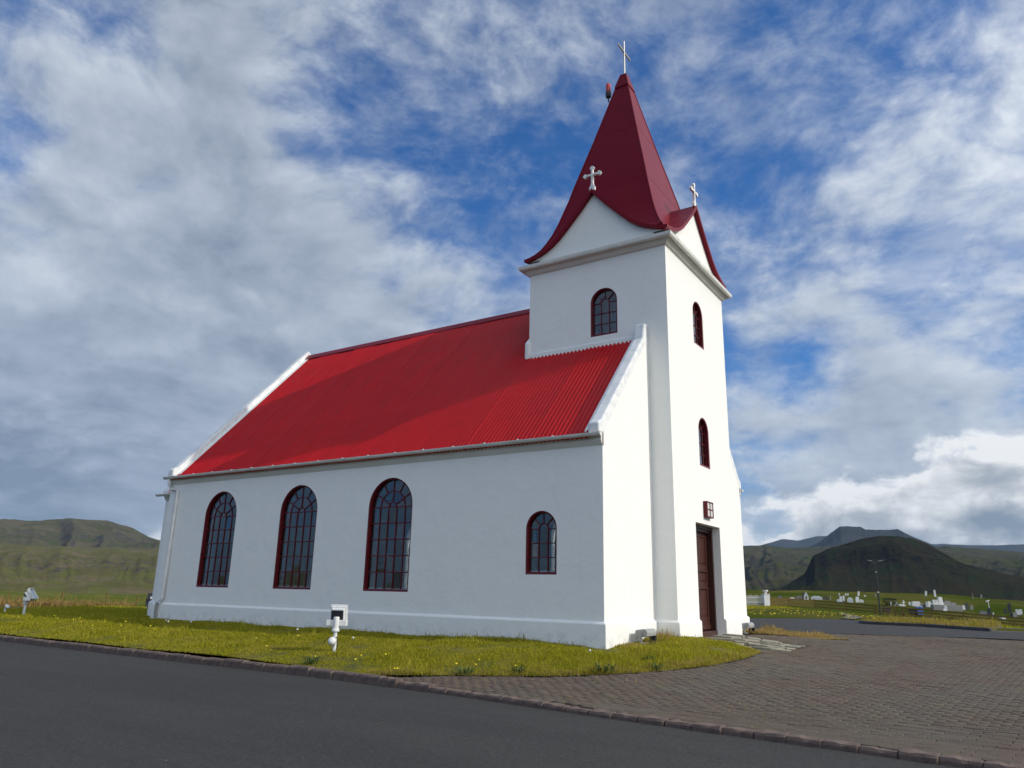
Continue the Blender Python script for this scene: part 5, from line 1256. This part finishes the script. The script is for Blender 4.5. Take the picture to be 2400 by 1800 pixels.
def graves():
    r = random.Random(3); FW = HEAD
    for kind, x, y, wd, h, lab in GRAVES:
        z = zg(x, y); mt = M['stonew'] if 'white' in lab and not lab.startswith(('grey', 'pale grey', 'dark')) else (M['stoned'] if lab.startswith('dark') or ' dark ' in lab and 'right of' not in lab and 'of the dark' not in lab and 'dark hedge' not in lab else M['stoneg'])
        if lab.startswith(('third', 'pale box')): mt = M['stonew']
        t = thing('grave_tomb' if kind == 'block' else ('grave_cross' if kind == 'cross' else ('grave_pole' if kind == 'pole' else 'headstone')), lab, 'pole' if kind == 'pole' else 'grave', (x, y, z), FW - .25 + r.uniform(-.15, .15), 'graves of the cemetery')
        if kind == 'slab':
            lean = radians(9) if 'leaning' in lab else r.uniform(-.03, .03); mx = Matrix.Rotation(lean, 4, 'Y')
            n = 6; out = [(-wd / 2, 0), (wd / 2, 0), (wd / 2, h * .84)] + [(wd / 2 * cos(pi * i / n), h * .84 + h * .16 * sin(pi * i / n)) for i in range(1, n)] + [(-wd / 2, h * .84)]
            MB().prism(out, -.07, .07, lambda a, b, q: mx @ Vector((a, q, b))).build('stone', mt, t, bevel=.01)
            MB().box(-wd * .65, -.16, -.25, wd * .65, .16, .06).build('base', M['stoneg'] if mt is M['stonew'] else mt, t)
        elif kind == 'cross':
            MB().box(-.05, -.05, .12, .05, .05, h).box(-wd / 2, -.045, h * .58, wd / 2, .045, h * .58 + .10).build('cross', mt, t, bevel=.006)
            MB().box(-.2, -.15, -.25, .2, .15, .14).build('base', mt, t)
        elif kind == 'pole':
            MB().tube([(0, 0, -.2), (0, 0, h)], wd / 2, 8).build('pole', mt, t); MB().box(-.15, -.15, -.2, .15, .15, .08).build('base', mt, t)
        elif kind == 'arch':
            holed(MB(), [(-wd / 2, -.2), (wd / 2, -.2), (wd / 2, h * .55), (wd * .28, h * .72), (.09, h * .86), (.0, h), (-.09, h * .86), (-wd * .28, h * .72), (-wd / 2, h * .55)], [[(-wd * .2, .1), (wd * .2, .1), (wd * .2, h * .35), (0, h * .52), (-wd * .2, h * .35)]], -.12, .12, lambda a, b, q: (a, q, b)).build('stone', mt, t)
            MB().box(-wd * .7, -.25, -.25, wd * .7, .25, .05).build('base', M['stonew'], t)
        else:
            rb = MB().box(-wd / 2, -.35, -.25, wd / 2, .35, h * .72).build('stone', mt, t, bevel=.02)
            MB().box(-wd * .32, -.3, h * .72, wd * .30, .3, h).build('cover', mt, t, bevel=.03)
    x, y = -1.47, 103.26; t = thing('grave_tomb', 'long grey walled tomb with white battlements and tall white end stone', 'grave', (x, y, zg(x, y)), FW - .1, 'graves of the cemetery')
    MB().box(-1.83, -.5, -.4, 1.75, .5, .62).build('wall', M['stoneg'], t, bevel=.02)
    MB().box(-.6, .5, .4, 1.5, 1.2, .95).box(.1, .5, .95, .8, 1.1, 1.15).build('rear_tomb', M['stoneg'], t, bevel=.02)
    b = MB().box(-1.84, -.51, .62, -.86, -.2, 1.0)
    for k in range(3): b.box(-1.84 + k * .37, -.51, 1.0, -1.60 + k * .37, -.2, 1.25)
    b.build('battlement', M['stonew'], t, bevel=.015)
    MB().prism([(-.95, .6), (-.30, .6), (-.42, 1.62), (-.85, 1.62)], .0, .45, lambda a, b_, q: (a, q, b_)).build('end_stone', M['stonew'], t, bevel=.03)
    # hedge block
    x, y = -8.31, 104.42; hb = MB(); rr = random.Random(9)
    for k in range(380):
        p = Vector((rr.uniform(-.85, .85), rr.uniform(-.35, .35), rr.uniform(0, .8)))
        q = rr.random()
        if q < .4: p.y = -.36 + rr.gauss(0, .03)
        elif q < .7: p.z = .8 + rr.gauss(0, .04)
        s = rr.uniform(.04, .09); u = Vector((rr.gauss(0, 1), rr.gauss(0, 1), rr.gauss(0, 1))).normalized() * s; v = u.cross(Vector((rr.gauss(0, 1), rr.gauss(0, 1), rr.gauss(0, 1)))).normalized() * s
        hb.add([p - u, p + v, p + u, p - v], [(0, 1, 2, 3)])
    t = thing('hedge', 'dark clipped hedge block inside the cemetery fence', 'hedge', (x, y, zg(x, y)), FW - .1)
    hm = mat('dark_hedge', (.012, .020, .008), .8, (.02, .03, .01), 8, .6); hb.build('foliage', hm, t, fix=False)
    for k in (-.6, 0, .6): MB().tube([(k, 0, -.2), (k, 0, .5)], .03, 6).build('stem', M['fence'], t)
graves()
def wbin(x, y, w_, h, m, lab):
    t = thing('wheeled_bin', lab, 'bin', (x, y, float(G(x, y))), HEAD - .1, 'wheeled bins by the cemetery fence')
    MB().prism([(-w_ * .40, .08), (w_ * .40, .08), (w_ / 2, h * .86), (-w_ / 2, h * .86)], -.30, .30, lambda a, b, q: (a, q, b)).build('bin_body', m, t, bevel=.02)
    MB().prism([(-w_ * .54, h * .86), (w_ * .54, h * .86), (w_ * .50, h), (-w_ * .50, h)], -.36, .34, lambda a, b, q: (a, q, b)).build('lid', m, t, bevel=.02)
    for sx in (-1, 1): MB().tube([(sx * w_ * .38, .26, .09), (sx * w_ * .46, .26, .09)], .09, 10).build('wheel', M['black'], t)
wbin(-4.35, 92.0, .70, .85, M['bingrey'], 'dark grey wheeled bin just left of the blue bin')
wbin(-3.58, 92.1, .72, 1.15, M['blue'], 'blue wheeled bin behind the boards of the fence')
wbin(-7.1, 91.6, .85, .75, M['bingrey'], 'low dark bin behind the fence near the street lamp')
def lamps():
    x, y = -7.26, 87.5; t = thing('street_lamp', 'tall dark street lamp with two short arms before the board fence', 'street lamp', (x, y, float(G(x, y))), HEAD)
    MB().tube([(0, 0, -.4), (0, 0, 2.6)], .085, 10).build('lower_post', M['post'], t)
    MB().tube([(0, 0, 2.6), (0, 0, 6.1)], .075, 10, r2=.05).build('pole', M['post'], t)
    MB().lathe([(.09, 4.9), (.09, 4.98)], (0, 0, 0), 10).lathe([(.10, 2.55), (.10, 2.68)], (0, 0, 0), 10).build('band', M['lampwhite'], t)
    for s in (-1, 1):
        a = MB().tube([(0, 0, 5.95), (s * .35, 0, 6.12), (s * .5, 0, 6.2)], .035, 8).build('arm', M['post'], t)
        MB().prism([(s * .40, 6.18), (s * .92, 6.28), (s * .94, 6.33), (s * .42, 6.26)], -.13, .13, lambda p, q, r_: (p, r_, q)).build('lamp_head', M['lampgrey'], a, bevel=.02)
    x, y = 3.25, 106.63; t = thing('light_post', 'white slim light post with a tilted head among the graves', 'lamp post', (x, y, zg(x, y)), HEAD)
    MB().tube([(0, 0, -.3), (-.12, 0, 1.62)], .045, 8).build('pole', M['stonew'], t)
    MB().prism([(-.38, 1.58), (.06, 1.74), (.03, 1.84), (-.40, 1.68)], -.08, .08, lambda p, q, r_: (p, r_, q)).build('lamp_head', M['stonew'], t)
    x, y = -24.35, 6.0; t = thing('information_board', 'small dark board on two legs beyond the far church corner', 'sign', (x, y, zl1(x, y)), HEAD + .3)
    MB().box(-.38, -.025, .24, .38, .025, .66).build('panel', M['bingrey'], t); MB().box(-.26, -.031, .42, .3, -.027, .52).build('print', M['lampwhite'], t)
    for sx in (-.3, .3): MB().box(sx - .03, -.02, -.2, sx + .03, .02, .25).build('leg', M['post'], t)
    for i, (d, th) in enumerate(((70, -27.3), (74, -25.5), (66, -29.8), (40, -24.9))):
        X, Y = polw(d, th); o = MB().box(-.04, -.04, -.3, .04, .04, 1.0 if i < 3 else .55).build('fence_post', M['fence'] if i < 3 else M['bingrey'], bevel=.01); o.location = (X, Y, float(Gp(d, th)))
        tag(o, ['thin grey fence post in the left field, middle one of three', 'thin grey fence post in the left field, nearest to the church', 'thin grey fence post in the left field, farthest from the church', 'short dark bollard on the edge of the side road beside the church'][i], 'post')
lamps()

# ------------------------------------------------------------------ air
def haze():
    o = MB().box(-32000, -32000, -30, 32000, 32000, 900).build('haze', (hm := bpy.data.materials.new('haze_air')))
    hm.use_nodes = True; t = NT(hm.node_tree); v = t.n('ShaderNodeVolumePrincipled', i_Color=(.50, .72, 1.0, 1), i_Density=HAZE, i_Anisotropy=.2)
    ou = t.n('ShaderNodeOutputMaterial'); t.set(ou.inputs['Volume'], v.outputs[0]); o['kind'] = 'stuff'
HAZE = 0.000032
if HAZE: haze()
